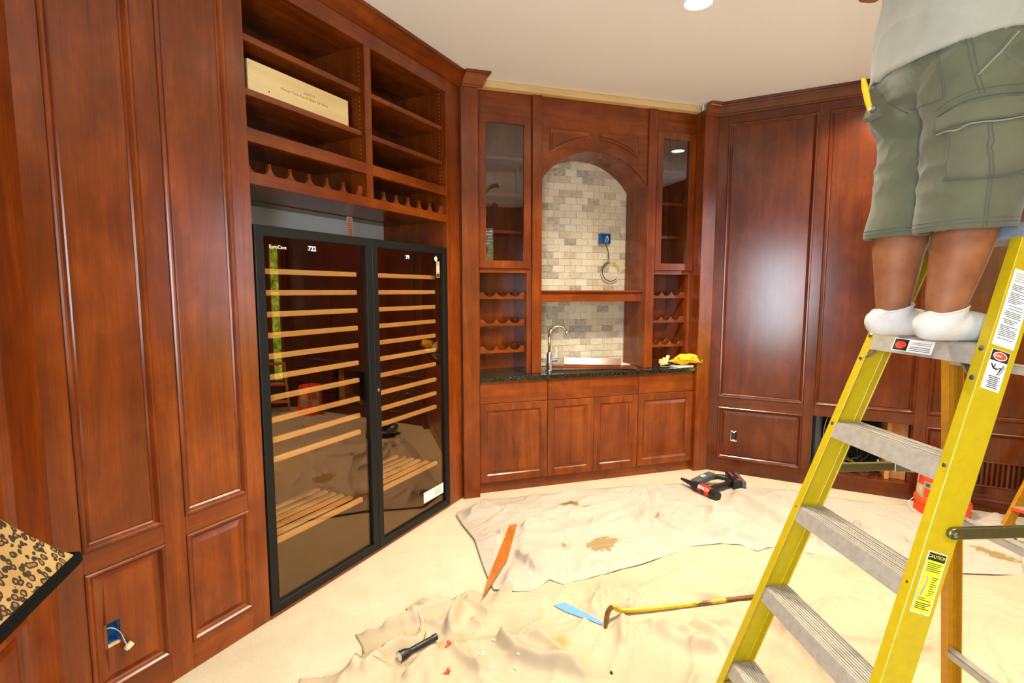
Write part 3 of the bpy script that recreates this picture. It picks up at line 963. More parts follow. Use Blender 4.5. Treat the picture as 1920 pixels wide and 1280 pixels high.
def side_unit(label, x0, x1, inner0, inner1, door0, door1, sl, flat0, flat1, right):
    u = thing('wall_cabinet', label, 'cabinet', WB[0], 0, group='glass door wine cabinets', base=((x0 + x1) / 2, 4.1, 0.9315))
    board(u, 'header', x0, x1, 3.950, 3.968, 2.928, 3.10, 'wood_h')
    board(u, 'rail', inner0, inner1, 3.946, 3.966, 1.738, 1.772, 'wood_h')
    board(u, 'stile', x0, inner0, 3.946, 3.966, 0.9315, 2.928, 'wood_v')
    board(u, 'stile', inner1, x1, 3.946, 3.966, 0.9315, 2.928, 'wood_v')
    board(u, 'side_panel', inner0 - 0.02, inner0 - 0.001, 3.967, 4.29, 0.9315, 3.0, 'wood_v')
    board(u, 'side_panel', inner1 + 0.001, inner1 + 0.02, 3.967, 4.29, 0.9315, 3.0, 'wood_v')
    board(u, 'back_panel', inner0 - 0.001, inner1 + 0.001, 4.276, 4.29, 0.9315, 3.0, 'wood_v')
    board(u, 'floor_panel', inner0, inner1, 3.967, 4.275, 1.745, 1.765, 'wood_h')
    for zt in (2.655, 2.372, 2.082):
        board(u, 'shelf', inner0 + 0.002, inner1 - 0.002, 4.06, 4.274, zt - 0.026, zt, 'wood_h')
    for zb in (1.532, 1.317, 1.102):
        p = obj('bottle_rail', scallop(inner0 + 0.002, inner1 - 0.002, 3, zb, zb + 0.020, zb + 0.054, 3.985, 4.003, flat0, flat1), 'wood_h', u, bevel=0.0012)
        obj('bottle_rail', scallop(inner0 + 0.002, inner1 - 0.002, 3, zb, zb + 0.020, zb + 0.054, 4.20, 4.218, flat0, flat1), 'wood_h', u, bevel=0.0012)
    w = 0.059
    bm = new_bm()
    ringpanel(bm, door0, door1, 1.7735, 2.9265, [(0.0, 3.945), (0.0, 3.927), (0.002, 3.925), (w - 0.003, 3.925), (w, 3.929), (w, 3.945)], False)
    d = obj('door', bm, 'wood_v', u, weld=True)
    obj('glass', box(new_bm(), door0 + w - 0.004, door1 - w + 0.004, 3.936, 3.940, 1.7735 + w - 0.004, 2.9265 - w + 0.004), 'glass_clear', d, label='clear glass pane')
    return u
side_unit('left glass door wine cabinet with three scalloped bottle rails below', 0.9125, 1.374, 0.950, 1.336, 0.941, 1.362, 0, 0.038, 0.03, False)
side_unit('right glass door wine cabinet reflecting a ceiling lamp in its pane', 2.482, 2.862, 2.492, 2.835, 2.485, 2.861, 0, 0.012, 0.035, True)

# ---- arched niche
def poly_inset(poly, d):
    n = len(poly)
    out = []
    for i in range(n):
        a, b, c = Vector(poly[i - 1]), Vector(poly[i]), Vector(poly[(i + 1) % n])
        e1, e2 = (b - a).normalized(), (c - b).normalized()
        n1, n2 = Vector((-e1.y, e1.x)), Vector((-e2.y, e2.x))
        m = n1 + n2
        k = 1 + n1.dot(n2)
        out.append(tuple(b + m * (d / max(k, 0.25))))
    return out
def polypanel(bm, poly, prof, fill):
    prev = None
    for ins, y in prof:
        r = [bm.verts.new((p[0], y, p[1])) for p in poly_inset(poly, ins)]
        if prev:
            for i in range(len(r)):
                j = (i + 1) % len(r)
                bm.faces.new((prev[i], prev[j], r[j], r[i]))
        prev = r
    if fill:
        P = poly_inset(poly, prof[-1][0])
        for t in tessellate_polygon([[Vector((p[0], p[1], 0)) for p in P]]):
            bm.faces.new([prev[i] for i in t])
    return bm
arch = thing('arch_surround', 'cherry wood arch framing the tiled niche above the sink', 'niche surround', WB[0], 0, base=(ARC_X, 4.1, 0.9315))
for a, b in ((1.375, 1.4545), (2.4005, 2.4815)):
    board(arch, 'stile', a, b, 3.924, 3.962, 0.9315, 3.10, 'wood_v', 0.002)
A0 = math.asin((TX1 - ARC_X) / ARC_R)
arc = [(ARC_X + ARC_R * math.sin(-A0 + 2 * A0 * i / 36), ARC_Z + ARC_R * math.cos(-A0 + 2 * A0 * i / 36)) for i in range(37)]
poly = [(TX0, 3.10)] + arc + [(TX1, 3.10)]
bm = new_bm()
prism(bm, poly, lambda p: (p[0], 3.940, p[1]), lambda p: (p[0], 3.960, p[1]))
ap = obj('arch_panel', bm, 'wood_h', arch, bevel=0.001)
R2 = 0.664
def recess(xa, xb):
    pts = []
    for i in range(11):
        x = xa + (xb - xa) * i / 10
        pts.append((x, ARC_Z + math.sqrt(R2 * R2 - (x - ARC_X) ** 2)))
    return pts + [(xb, 2.866), (xa, 2.866)]
for xa, xb in ((1.522, 1.870), (1.956, 2.304)):
    bm = new_bm()
    polypanel(bm, recess(xa, xb), [(0.0, 3.9405), (0.001, 3.931), (0.007, 3.928), (0.014, 3.931), (0.022, 3.9375), (0.026, 3.9396)], True)
    obj('recessed_panel', bm, 'wood_h', ap)
bm = new_bm()
rings = []
for (x, z) in arc:
    k = (ARC_R + 0.012) / ARC_R
    xo, zo = ARC_X + (x - ARC_X) * k, ARC_Z + (z - ARC_Z) * k
    rings.append([(x, 3.945, z), (x, 4.286, z), (xo, 4.286, zo), (xo, 3.945, zo)])
loft(bm, rings)
obj('arch_soffit', bm, 'wood_y', arch, smooth=True, angle=0.5)
z_spring = arc[0][1]
for a, b in ((1.441, 1.4548), (2.4002, 2.414)):
    board(arch, 'jamb', a, b, 3.962, 4.286, 0.9315, z_spring + 0.004, 'wood_v')
ns = thing('niche_shelf', 'cherry wood shelf with deep apron across the tiled niche', 'shelf', WB[0], 0, base=(ARC_X, 4.1, 1.508))
board(ns, 'shelf_board', TX0 + 0.0005, TX1 - 0.0005, 3.966, 4.284, 1.586, 1.601, 'wood_h', 0.002)
board(ns, 'apron', TX0 + 0.0005, TX1 - 0.0005, 3.986, 4.005, 1.508, 1.586, 'wood_h', 0.001)
# unfinished nailing strip where the crown is still missing
bm = new_bm(); box(bm, 0.938, 2.866, 3.885, 3.949, 3.101, 3.149)
based('nailing_strip', bm, 'pine_h', (1.9, 3.9, 3.10), label='bare yellow pine nailing strip under the ceiling above the arch', cat='board', bevel=0.003)
bm = new_bm(); tube(bm, [(2.862, 3.862, 3.10), (2.868, 3.858, 3.12), (2.866, 3.86, 3.148)], 0.008, 6, 3, radii=[0.003, 0.011, 0.006])
based('torn_drywall_paper', bm, 'drywall', (2.866, 3.86, 3.10), label='scrap of torn white paper between pine strip and right crown', cat='paper', kind=None)

# ------------------------------------------------------------------ stepladder
LAD = ((1.102, 1.181, 0.0), -0.234)
LA, LW0, LWK, SP = 0.319, 0.279, 0.075, 0.293
def lw(z): return LW0 - LWK * z
lad = thing('stepladder', 'tall yellow fibreglass stepladder the man is standing on', 'ladder', LAD[0], LAD[1], base=(0.5, 0, 0))
def cchannel(D, F, t):
    return [(0, 0), (0, F), (D, F), (D, 0), (D - t, 0), (D - t, F - t), (t, F - t), (t, 0)]
for s in (1, -1):
    bm = new_bm()
    prism(bm, cchannel(0.085, 0.031, 0.005), lambda p: (p[0], s * (lw(0.03) + p[1]), 0.03), lambda p: (LA * 1.735 + p[0], s * (lw(1.735) + p[1]), 1.735))
    obj('front_rail', bm, 'yellow_rail', lad, bevel=0.0015)
    bm = new_bm()
    prism(bm, [(-0.004, -0.004), (-0.004, 0.036), (0.09, 0.036), (0.09, -0.004)], lambda p: (p[0] - 0.004, s * (lw(0) + p[1]), 0.0), lambda p: (LA * 0.06 + p[0], s * (lw(0.06) + p[1]), 0.06))
    obj('rubber_foot', bm, 'rubber', lad, bevel=0.003)
    RX = lambda z: 0.895 - 0.131 * z
    RYW = lambda z: 0.232 - 0.05 * z
    bm = new_bm()
    prism(bm, cchannel(0.056, 0.028, 0.004), lambda p: (RX(0.0) + p[0], s * (RYW(0.0) + p[1]), 0.0), lambda p: (RX(1.73) + p[0], s * (RYW(1.73) + p[1]), 1.73))
    obj('rear_rail', bm, 'amber_rail', lad, bevel=0.0012)  # amber finish, with the shade on the rear rails put into the colour
    # spreader bar with hinge plate
    y = s * (lw(1.0) + 0.0375)
    bm = new_bm()
    x0, x1, zz = LA + 0.055, 0.635, 1.0
    pr = [(x0, zz - 0.015)] + [(x0 - 0.015 * math.sin(PI * i / 6), zz - 0.015 * math.cos(PI * i / 6)) for i in range(1, 6)] + [(x0, zz + 0.015), (x1, zz + 0.015), (x1, zz - 0.015)]
    prism(bm, pr, lambda p: (p[0], y - 0.006, p[1]), lambda p: (p[0], y + 0.006, p[1]))
    sb = obj('spreader_bar', bm, 'olive_steel', lad, bevel=0.003)
    bm = new_bm()
    obox(bm, (0.655, y, 0.999), (1, 0, 0), (0, 1, 0), (0, 0, 1), 0.034, 0.009, 0.018)
    obox(bm, (0.725, s * (RYW(1.0) + 0.034), 1.001), (1, 0, 0.03), (0, 1, 0), (0, 0, 1), 0.06, 0.005, 0.013)
    obj('hinge_plate', bm, 'steel', sb, bevel=0.002)
    bm = new_bm()
    for xx in (x0, 0.638, 0.672):
        lathe(bm, [(0.007, 0), (0.007, 0.003), (0.003, 0.005)], (xx, y + s * 0.0065, 1.0), 12, (0, s, 0))
    obj('pivot_rivet', bm, 'steel', sb, kind='stuff')
for k in range(1, 6):
    z = SP * k - 0.003
    x0 = LA * z - 0.001
    w1, w2 = lw(z) + 0.001, lw(z - 0.048) + 0.001
    bm = new_bm()
    box(bm, x0, x0 + 0.083, -w1, w1, z - 0.005, z)
    # front skirt follows the lean of the rails
    prism(bm, [(-w1, z - 0.002), (w1, z - 0.002), (w2, z - 0.048), (-w2, z - 0.048)], lambda p: (LA * p[1] - 0.002, p[0], p[1]), lambda p: (LA * p[1] + 0.003, p[0], p[1]))
    prism(bm, [(-w1, z - 0.002), (w1, z - 0.002), (w2, z - 0.034), (-w2, z - 0.034)], lambda p: (LA * p[1] + 0.079, p[0], p[1]), lambda p: (LA * p[1] + 0.083, p[0], p[1]))
    st = obj('step', bm, 'alum', lad)
    bm = new_bm()
    for i in range(9):
        xx = x0 + 0.004 + i * 0.0088
        hgt = 0.0032 if i not in (2, 6) else 0.0045
        box(bm, xx, xx + 0.0042, -w1 + 0.001, w1 - 0.001, z - 0.001, z + hgt)
    obj('tread_ridges', bm, 'alum', st, kind='stuff')
    for s in (1, -1):
        bm = new_bm()
        zc = z - 0.006
        lathe(bm, [(0.0075, 0), (0.0075, 0.002), (0.0035, 0.0042)], (LA * zc - 0.0005, s * (lw(zc) + 0.016), zc), 14, (-1, 0, 0.319))
        obj('rivet', bm, 'steel', lad, smooth=True)
    if k in (5, 1):
        for s in (1, -1):
            bm = new_bm()
            zc = z - 0.075
            a = Vector((LA * z + 0.012, s * (lw(z) - 0.075), z - 0.008))
            b = Vector((LA * zc + 0.008, s * (lw(zc) + 0.004), zc))
            obox(bm, (a + b) / 2, b - a, (1, 0, 0.3), (b - a).cross(Vector((1, 0, 0.3))), (b - a).length / 2, 0.011, 0.003)
            obj('knee_brace', bm, 'steel', lad, bevel=0.002)
            bm = new_bm()
            zc -= 0.004
            lathe(bm, [(0.0075, 0), (0.0075, 0.002), (0.0035, 0.0042)], (LA * zc - 0.0005, s * (lw(zc) + 0.016), zc), 14, (-1, 0, 0.319))
            obj('rivet', bm, 'steel', lad, smooth=True)
for z in (0.33, 0.85, 1.39):
    bm = new_bm()
    x = RX(z)
    box(bm, x + 0.004, x + 0.036, -RYW(z) - 0.02, RYW(z) + 0.02, z - 0.004, z)
    box(bm, x + 0.004, x + 0.008, -RYW(z) - 0.02, RYW(z) + 0.02, z - 0.026, z)
    obj('rear_brace', bm, 'alum', lad, bevel=0.001)
bm = new_bm()
box(bm, 0.552, 0.735, -0.190, 0.190, 1.728, 1.770)
obj('top_cap', bm, 'cap_grey', lad, bevel=0.009, seg=2)
bm = new_bm()
lathe(bm, [(0.009, 0), (0.009, 0.002), (0.004, 0.004)], (LA * 0.74 * 1 + 0.0, lw(1.04) + 0.018, 1.04), 12, (-1, 0, 0.3))
# stickers on the outer face of the near rail
def RP(zc, u0, a, b, lift):
    x = LA * zc + u0 + 0.953 * a + 0.304 * b
    z = zc - 0.304 * a + 0.953 * b
    return (x, -(lw(z) + 0.031 + lift), z)
def rail_patch(bm, zc, u0, a0, a1, b0, b1, l0, l1):
    lo = [bm.verts.new(RP(zc, u0, a, b, l0)) for a, b in ((a0, b0), (a1, b0), (a1, b1), (a0, b1))]
    hi = [bm.verts.new(RP(zc, u0, a, b, l1)) for a, b in ((a0, b0), (a1, b0), (a1, b1), (a0, b1))]
    bm.faces.new(hi)
    for i in range(4):
        bm.faces.new((lo[i], lo[(i + 1) % 4], hi[(i + 1) % 4], hi[i]))
def rail_text(parent, body, size, mat, zc, u0, a, b, align='CENTER'):
    mw = basis((0.953, 0, -0.304), (0.304, 0.075, 0.953), RP(zc, u0, a, b, 0.0016))
    return text('lettering', body, size, mat, parent, mw, 0.0001, align)
def rail_sticker(zc, u0, a1, b0, mat):
    bm = new_bm(); rail_patch(bm, zc, u0, 0, a1, b0, 0, 0.0002, 0.0008)
    return obj('sticker', bm, mat, lad)
def print_lines(parent, zc, u0, rows, mat='black_ink'):
    bm = new_bm()
    for (a0, a1, b, h) in rows:
        rail_patch(bm, zc, u0, a0, a1, b, b + h, 0.0008, 0.0012)
    return obj('small_print', bm, mat, parent, kind='stuff')
# white instruction sticker
S1 = rail_sticker(1.655, 0.006, 0.060, -0.195, 'white_paper')
rows = []
b = -0.040
while b > -0.180:
    rows.append((0.006 if RNG.random() < 0.8 else 0.012, 0.054 - RNG.choice([0, 0, 0.004, 0.012, 0.022]), b, 0.0016))
    b -= 0.0042 if RNG.random() < 0.82 else 0.0075
print_lines(S1, 1.655, 0.006, rows)
rows = [(0.005, 0.050, -0.012 - 0.006 * i, 0.003) for i in range(4)]
print_lines(S1, 1.655, 0.006, rows, 'tape_silver')
# danger sticker
S2 = rail_sticker(1.458, 0.012, 0.050, -0.102, 'white_paper')
bm = new_bm(); rail_patch(bm, 1.458, 0.012, 0.001, 0.049, -0.028, -0.001, 0.0008, 0.0012)
hd = obj('header', bm, 'black_ink', S2)
def oval(zc, u0, a, b, ra, rb, l0, l1):
    bm = new_bm()
    lo = [bm.verts.new(RP(zc, u0, a + ra * math.cos(2 * PI * i / 24), b + rb * math.sin(2 * PI * i / 24), l0)) for i in range(24)]
    hi = [bm.verts.new(RP(zc, u0, a + ra * math.cos(2 * PI * i / 24), b + rb * math.sin(2 * PI * i / 24), l1)) for i in range(24)]
    bm.faces.new(hi)
    for i in range(24):
        bm.faces.new((lo[i], lo[(i + 1) % 24], hi[(i + 1) % 24], hi[i]))
    return bm
obj('oval', oval(1.458, 0.012, 0.025, -0.0145, 0.019, 0.0105, 0.0012, 0.0014), 'white_ink', S2)
obj('oval', oval(1.458, 0.012, 0.025, -0.0145, 0.017, 0.0088, 0.0014, 0.0016), 'red', S2)
rail_text(S2, 'DANGER', 0.0075, 'white_ink', 1.458, 0.012, 0.025, -0.0145)
pic = []
bm = new_bm()
def stroke(zc, u0, pts, w):
    for (a0, b0), (a1, b1) in zip(pts, pts[1:]):
        d = Vector((a1 - a0, b1 - b0)); n = Vector((-d.y, d.x)).normalized() * w
        q = [(a0 + n.x, b0 + n.y), (a0 - n.x, b0 - n.y), (a1 - n.x, b1 - n.y), (a1 + n.x, b1 + n.y)]
        bm.faces.new([bm.verts.new(RP(zc, u0, a, b, 0.0012)) for a, b in q])
stroke(1.458, 0.012, [(0.030, -0.062), (0.042, -0.034)], 0.0014)
stroke(1.458, 0.012, [(0.036, -0.062), (0.046, -0.036)], 0.0008)
for i in range(4):
    stroke(1.458, 0.012, [(0.031 + i * 0.003, -0.058 + i * 0.006), (0.038 + i * 0.0025, -0.059 + i * 0.006)], 0.0006)
stroke(1.458, 0.012, [(0.008, -0.036), (0.016, -0.046), (0.027, -0.048)], 0.0022)
stroke(1.458, 0.012, [(0.016, -0.046), (0.020, -0.035)], 0.0016)
stroke(1.458, 0.012, [(0.025, -0.048), (0.036, -0.042), (0.034, -0.052)], 0.0014)
obj('falling_man_pictogram', bm, 'black_ink', S2, kind='stuff')
print_lines(S2, 1.458, 0.012, [(0.010 + (i % 3) * 0.002, 0.042 - (i % 2) * 0.003, -0.068 - 0.0046 * i, 0.0022) for i in range(7)])
# caution sticker
S3 = rail_sticker(0.957, 0.012, 0.052, -0.158, 'white_paper')
bm = new_bm(); rail_patch(bm, 0.957, 0.012, 0.0025, 0.0495, -0.1555, -0.0025, 0.0008, 0.0011)
yl = obj('sticker_field', bm, 'black_ink', S3)
bm = new_bm(); rail_patch(bm, 0.957, 0.012, 0.0032, 0.0488, -0.1548, -0.022, 0.0011, 0.0013)
obj('sticker_field', bm, 'yellow_label', S3)
rail_text(S3, 'CAUTION', 0.0115, 'yellow_label', 0.957, 0.012, 0.026, -0.0115)
rows = [(0.007, 0.045 - (i % 3) * 0.004, -0.030 - 0.0048 * i, 0.0019) for i in range(5)]
rows += [(0.028 + (i % 2) * 0.002, 0.045 - (i % 3) * 0.003, -0.064 - 0.0056 * i, 0.0019) for i in range(9)]
rows += [(0.007, 0.026, -0.119, 0.0018), (0.007, 0.043, -0.124, 0.0018)]
rows += [(0.006, 0.046 - (i % 3) * 0.005, -0.132 - 0.0046 * i, 0.002) for i in range(4)]
bm = new_bm()
for (a0, a1, b, h) in rows:
    rail_patch(bm, 0.957, 0.012, a0, a1, b, b + h, 0.0013, 0.0016)
obj('small_print', bm, 'black_ink', S3, kind='stuff')
bm = new_bm()
stroke(0.957, 0.012, [(0.012, -0.115), (0.017, -0.088), (0.019, -0.072), (0.014, -0.062)], 0.003)
stroke(0.957, 0.012, [(0.010, -0.112), (0.014, -0.085)], 0.0012)
for v in bm.verts: v.co.y -= 0.0003
obj('ladder_pictogram', bm, 'tape_silver', S3, kind='stuff')
# danger sticker on the front of the top step
z5 = SP * 5 - 0.003
bm = new_bm()
def sp5(y, z, l): return (LA * z - 0.0022 - l, y, z)
def s5patch(y0, y1, z0, z1, l):
    bm = new_bm()
    lo = [bm.verts.new(sp5(y, z, l - 0.0005)) for y, z in ((y0, z0), (y1, z0), (y1, z1), (y0, z1))]
    hi = [bm.verts.new(sp5(y, z, l)) for y, z in ((y0, z0), (y1, z0), (y1, z1), (y0, z1))]
    bm.faces.new(hi)
    for i in range(4): bm.faces.new((lo[i], lo[(i + 1) % 4], hi[(i + 1) % 4], hi[i]))
    return bm
S4 = obj('sticker', s5patch(0.085, -0.055, z5 - 0.040, z5 - 0.004, 0.0008), 'white_paper', lad)
obj('header', s5patch(0.081, 0.030, z5 - 0.038, z5 - 0.006, 0.0012), 'black_ink', S4)
bm = new_bm()
bm.faces.new([bm.verts.new(sp5(0.0555 + 0.020 * math.cos(2 * PI * i / 20), z5 - 0.022 + 0.011 * math.sin(2 * PI * i / 20), 0.0015)) for i in range(20)])
obj('oval', bm, 'red', S4)
for zz in (0.012, 0.0165):
    bm = s5patch(0.022, -0.047, z5 - zz - 0.0022, z5 - zz, 0.0012)
    obj('small_print', bm, 'tape_silver', S4)
for zz in (0.024, 0.029, 0.034):
    bm = s5patch(0.022, -0.040 - zz * 0.3, z5 - zz - 0.0016, z5 - zz, 0.0012)
    obj('small_print', bm, 'black_ink', S4)

# ------------------------------------------------------------------ the man on the ladder (frame of the ladder: x is where he faces)
man = thing('person', 'man in white shirt, olive cargo shorts and white ankle socks on the ladder', 'person', LAD[0], LAD[1], base=(0.45, -0.02, 1.466))
def ring_xy(cx, cy, z, rx, ry, n=28, tilt=0.0, pw=2.0):
    out = []
    for i in range(n):
        a = 2 * PI * i / n
        c, s = math.cos(a), math.sin(a)
        c = math.copysign(abs(c) ** (2 / pw), c); s = math.copysign(abs(s) ** (2 / pw), s)
        out.append((cx + rx * c, cy + ry * s, z + tilt * c * rx))
    return out
YL, YR = 0.058, -0.105
body = new_bm()
tube(body, [(0.425, YL, 1.515), (0.424, YL, 1.56), (0.428, YL, 1.66), (0.432, YL, 1.74), (0.464, YL, 1.90), (0.492, 0.068, 2.05), (0.476, 0.06, 2.26)], 0.05, 20, 6, radii=[0.034, 0.043, 0.057, 0.067, 0.058, 0.070, 0.09], round_ends=True)
tube(body, [(0.432, YR, 1.515), (0.434, YR, 1.56), (0.452, YR, 1.655), (0.468, YR, 1.74), (0.498, YR, 1.90), (0.49, YR, 2.05), (0.475, -0.10, 2.26)], 0.05, 20, 6, radii=[0.034, 0.044, 0.058, 0.068, 0.063, 0.081, 0.095], round_ends=True)
for yy, xo in ((YL, 0.0), (YR, 0.008)):
    tube(body, [(0.383 + xo, yy, 1.502), (0.43 + xo, yy, 1.504), (0.50 + xo, yy, 1.498), (0.56 + xo, yy, 1.490), (0.60 + xo, yy, 1.487)], 0.03, 16, 5, radii=[0.022, 0.024, 0.023, 0.020, 0.014], round_ends=True)
loft(body, [ring_xy(0.472, -0.02, 2.16, 0.10, 0.15), ring_xy(0.472, -0.02, 2.24, 0.118, 0.165), ring_xy(0.47, -0.02, 2.36, 0.108, 0.150), ring_xy(0.468, -0.02, 2.50, 0.112, 0.155), ring_xy(0.462, -0.02, 2.64, 0.115, 0.170), ring_xy(0.462, -0.02, 2.73, 0.095, 0.172), ring_xy(0.468, -0.02, 2.79, 0.06, 0.09)])
tube(body, [(0.468, -0.02, 2.72), (0.485, -0.02, 2.82), (0.505, -0.02, 2.90)], 0.055, 16, 4)
# head: long axis tipped back as he looks up at his work
hc = Vector((0.520, -0.02, 2.955))
hm = Matrix.Translation(hc) @ Matrix.Rotation(-0.22, 4, 'Y')
rings = []
for i in range(1, 12):
    t = i / 12
    zz = -0.112 + 0.224 * t
    r = math.sin(PI * t) ** 0.55
    jaw = 0.72 + 0.28 * min(1, t * 2.2)
    rings.append([tuple(hm @ Vector((0.094 * r * math.cos(a) * (1 if math.cos(a) > 0 else 0.98) + (0.012 if t < 0.4 else 0), 0.076 * r * jaw * math.sin(a), zz))) for a in [2 * PI * k / 24 for k in range(24)]])
loft(body, rings)
tube(body, [hm @ Vector((0.086, 0, 0.022)), hm @ Vector((0.104, 0, -0.012)), hm @ Vector((0.098, 0, -0.026))], 0.012, 10, 3, radii=[0.008, 0.013, 0.012], round_ends=True)
tube(body, [hm @ Vector((0.085, -0.024, -0.055)), hm @ Vector((0.096, 0, -0.054)), hm @ Vector((0.085, 0.024, -0.055))], 0.007, 8, 3, round_ends=True)
for s in (1, -1):
    tube(body, [hm @ Vector((-0.005, s * 0.073, 0.025)), hm @ Vector((-0.015, s * 0.082, 0.0)), hm @ Vector((0.0, s * 0.074, -0.028))], 0.011, 8, 3, round_ends=True)
# arms and hands
def arm(sh, el, wr, palm_dir, palm_n, side):
    tube(body, [sh, (Vector(sh) + Vector(el)) / 2, el, (Vector(el) * 0.6 + Vector(wr) * 0.4), wr], 0.04, 16, 5, radii=[0.052, 0.046, 0.037, 0.038, 0.026], round_ends=True)
    wr, d, n = Vector(wr), Vector(palm_dir).normalized(), Vector(palm_n).normalized()
    n = (n - d * n.dot(d)).normalized()
    b = d.cross(n)
    tube(body, [wr, wr + d * 0.04, wr + d * 0.085], 0.03, 12, 3, radii=[0.025, 0.030, 0.028], round_ends=True)
    for i, L in enumerate((0.070, 0.078, 0.072, 0.056)):
        o = wr + d * 0.075 + b * (0.030 - i * 0.020)
        tube(body, [o, o + d * L * 0.45 + n * 0.006, o + d * L * 0.75 + n * 0.026, o + d * L * 0.80 + n * 0.050], 0.009, 8, 3, radii=[0.010, 0.0095, 0.009, 0.0075], round_ends=True)
    o = wr + d * 0.03 + b * 0.026
    tube(body, [o, o + b * 0.03 + d * 0.025 + n * 0.012, o + b * 0.028 + d * 0.055 + n * 0.03], 0.011, 8, 3, radii=[0.013, 0.011, 0.009], round_ends=True)
arm((0.455, 0.175, 2.69), (0.425, 0.238, 2.53), (0.625, 0.215, 2.66), (0.8, -0.25, 0.6), (0.2, -1, 0.1), 1)
arm((0.47, -0.215, 2.71), (0.66, -0.285, 2.83), (0.80, -0.185, 3.00), (0.75, 0.45, 0.35), (0.1, 0.6, -0.8), -1)
bo = remesh(obj('body', body, 'skin', man), 0.0068, 5)

# hair cap
bm = new_bm()
rings = []
for i in range(6, 13):
    t = i / 12.5
    zz = -0.112 + 0.232 * t
    r = math.sin(PI * min(t, 0.97)) ** 0.55
    cut = 0.0 if t > 0.70 else -0.055
    rings.append([tuple(hm @ Vector((max(-1, min(1, math.cos(a))) * 0.101 * r * (1 if math.cos(a) < 0.2 or t > 0.7 else 0.72), 0.083 * r * math.sin(a), zz))) for a in [2 * PI * k / 24 for k in range(24)]])
loft(bm, rings)
obj('hair', bm, 'hair', bo, smooth=True)
for s in (1, -1):
    bm = new_bm()
    bmesh.ops.create_uvsphere(bm, u_segments=10, v_segments=8, radius=0.011, matrix=hm @ Matrix.Translation((0.080, s * 0.032, 0.018)))
    obj('eye', bm, 'white_ink', bo, smooth=True)

# socks
for yy, xo, lift in ((YL, 0.0, 0.0), (YR, 0.008, 0.0)):
    bm = new_bm()
    tube(bm, [(0.386 + xo, yy, 1.507), (0.43 + xo, yy, 1.510), (0.50 + xo, yy, 1.505), (0.56 + xo, yy, 1.496), (0.604 + xo, yy, 1.491)], 0.036, 20, 5, radii=[0.0395, 0.043, 0.0415, 0.036, 0.026], round_ends=True)
    loft(bm, [ring_xy(0.418 + xo, yy, 1.500, 0.052, 0.042), ring_xy(0.420 + xo, yy, 1.522, 0.054, 0.045, tilt=0.12), ring_xy(0.424 + xo, yy, 1.545, 0.0545, 0.0475, tilt=0.26), ring_xy(0.424 + xo, yy, 1.550, 0.0525, 0.046, tilt=0.28)])
    so = remesh(obj('sock', bm, 'sock', man), 0.005, 5)
    bm = new_bm()
    rim = [Vector(p) for p in ring_xy(0.424 + xo, yy, 1.5485, 0.0535, 0.047, 32, tilt=0.27)]
    tube(bm, rim + [rim[0]], 0.0024, 6, 1)
    obj('cuff', bm, 'sock', so, smooth=True)

# cargo shorts: two flared legs joined at the seat, open at the hems
def shorts_leg(bm, rows):
    R = lambda cx, cy, z, a, b, t=0.0: ring_xy(cx, cy, z, a, b, 40, t, 2.3)
    hx, hy, rx, ry = rows[0][1:]
    loft(bm, [R(hx, hy, 1.86, rx * 0.66, ry * 0.66), R(hx, hy, 1.775, rx * 0.86, ry * 0.86, 0.05), R(hx, hy, 1.755, rx * 0.90, ry * 0.90, 0.05), R(hx, hy, 1.751, rx * 0.95, ry * 0.95, 0.05), R(hx, hy, 1.753, rx, ry, 0.05), R(hx, hy, 1.775, rx * 1.002, ry, 0.05)] + [R(cx, cy, z, a, b) for z, cx, cy, a, b in rows[1:]])
sh = new_bm()
shorts_leg(sh, [(0, 0.440, 0.064, 0.089, 0.089), (1.84, 0.452, 0.066, 0.085, 0.090), (1.94, 0.472, 0.070, 0.086, 0.096), (2.04, 0.490, 0.080, 0.096, 0.102), (2.12, 0.484, 0.076, 0.132, 0.108), (2.18, 0.478, 0.07, 0.142, 0.11)])
shorts_leg(sh, [(0, 0.462, -0.110, 0.108, 0.095), (1.84, 0.468, -0.112, 0.108, 0.097), (1.94, 0.478, -0.114, 0.112, 0.102), (2.04, 0.482, -0.116, 0.124, 0.107), (2.12, 0.480, -0.114, 0.138, 0.110), (2.18, 0.478, -0.10, 0.142, 0.11)])
RR = lambda cx, z, a, b, t=0.0: ring_xy(cx, -0.02, z, a, b, 44, t, 2.25)
loft(sh, [RR(0.482, 2.10, 0.10, 0.150), RR(0.480, 2.125, 0.135, 0.188), RR(0.480, 2.17, 0.149, 0.202), RR(0.478, 2.24, 0.142, 0.196), RR(0.474, 2.33, 0.126, 0.182)])
so = obj('shorts', sh, fabric('olive_cotton_twill', '#4e4f3c', '#5e5e48', 900.0, dust=[((-0.115, 0.02, 0.70), (13.0, 11.0, 15.0), 0.5, '#9a9886'), ((-0.10, 0.03, 0.62), (16, 16, 22), 0.45, '#959280')]), man)
remesh(so, 0.0055, 7)
me = so.data
me.calc_loop_triangles()
nrm = [v.normal.copy() for v in me.vertices]
def wrinkle(p, hz):
    q = p * 1.0
    a = noise.noise(Vector((q.x * 7, q.y * 7, q.z * 11 + q.x * 9)))
    b = noise.noise(Vector((q.x * 16 + 5, q.y * 16, q.z * 20 - q.x * 14)))
    return (1 - abs(a)) ** 3 * 0.010 + (1 - abs(b)) ** 4 * 0.004 - 0.006
for v in me.vertices:
    k = min(1.0, max(0.0, (v.co.z - 0.33) / 0.10))
    v.co += nrm[v.index] * wrinkle(v.co, 0) * (0.12 + 0.88 * k)
me.update()
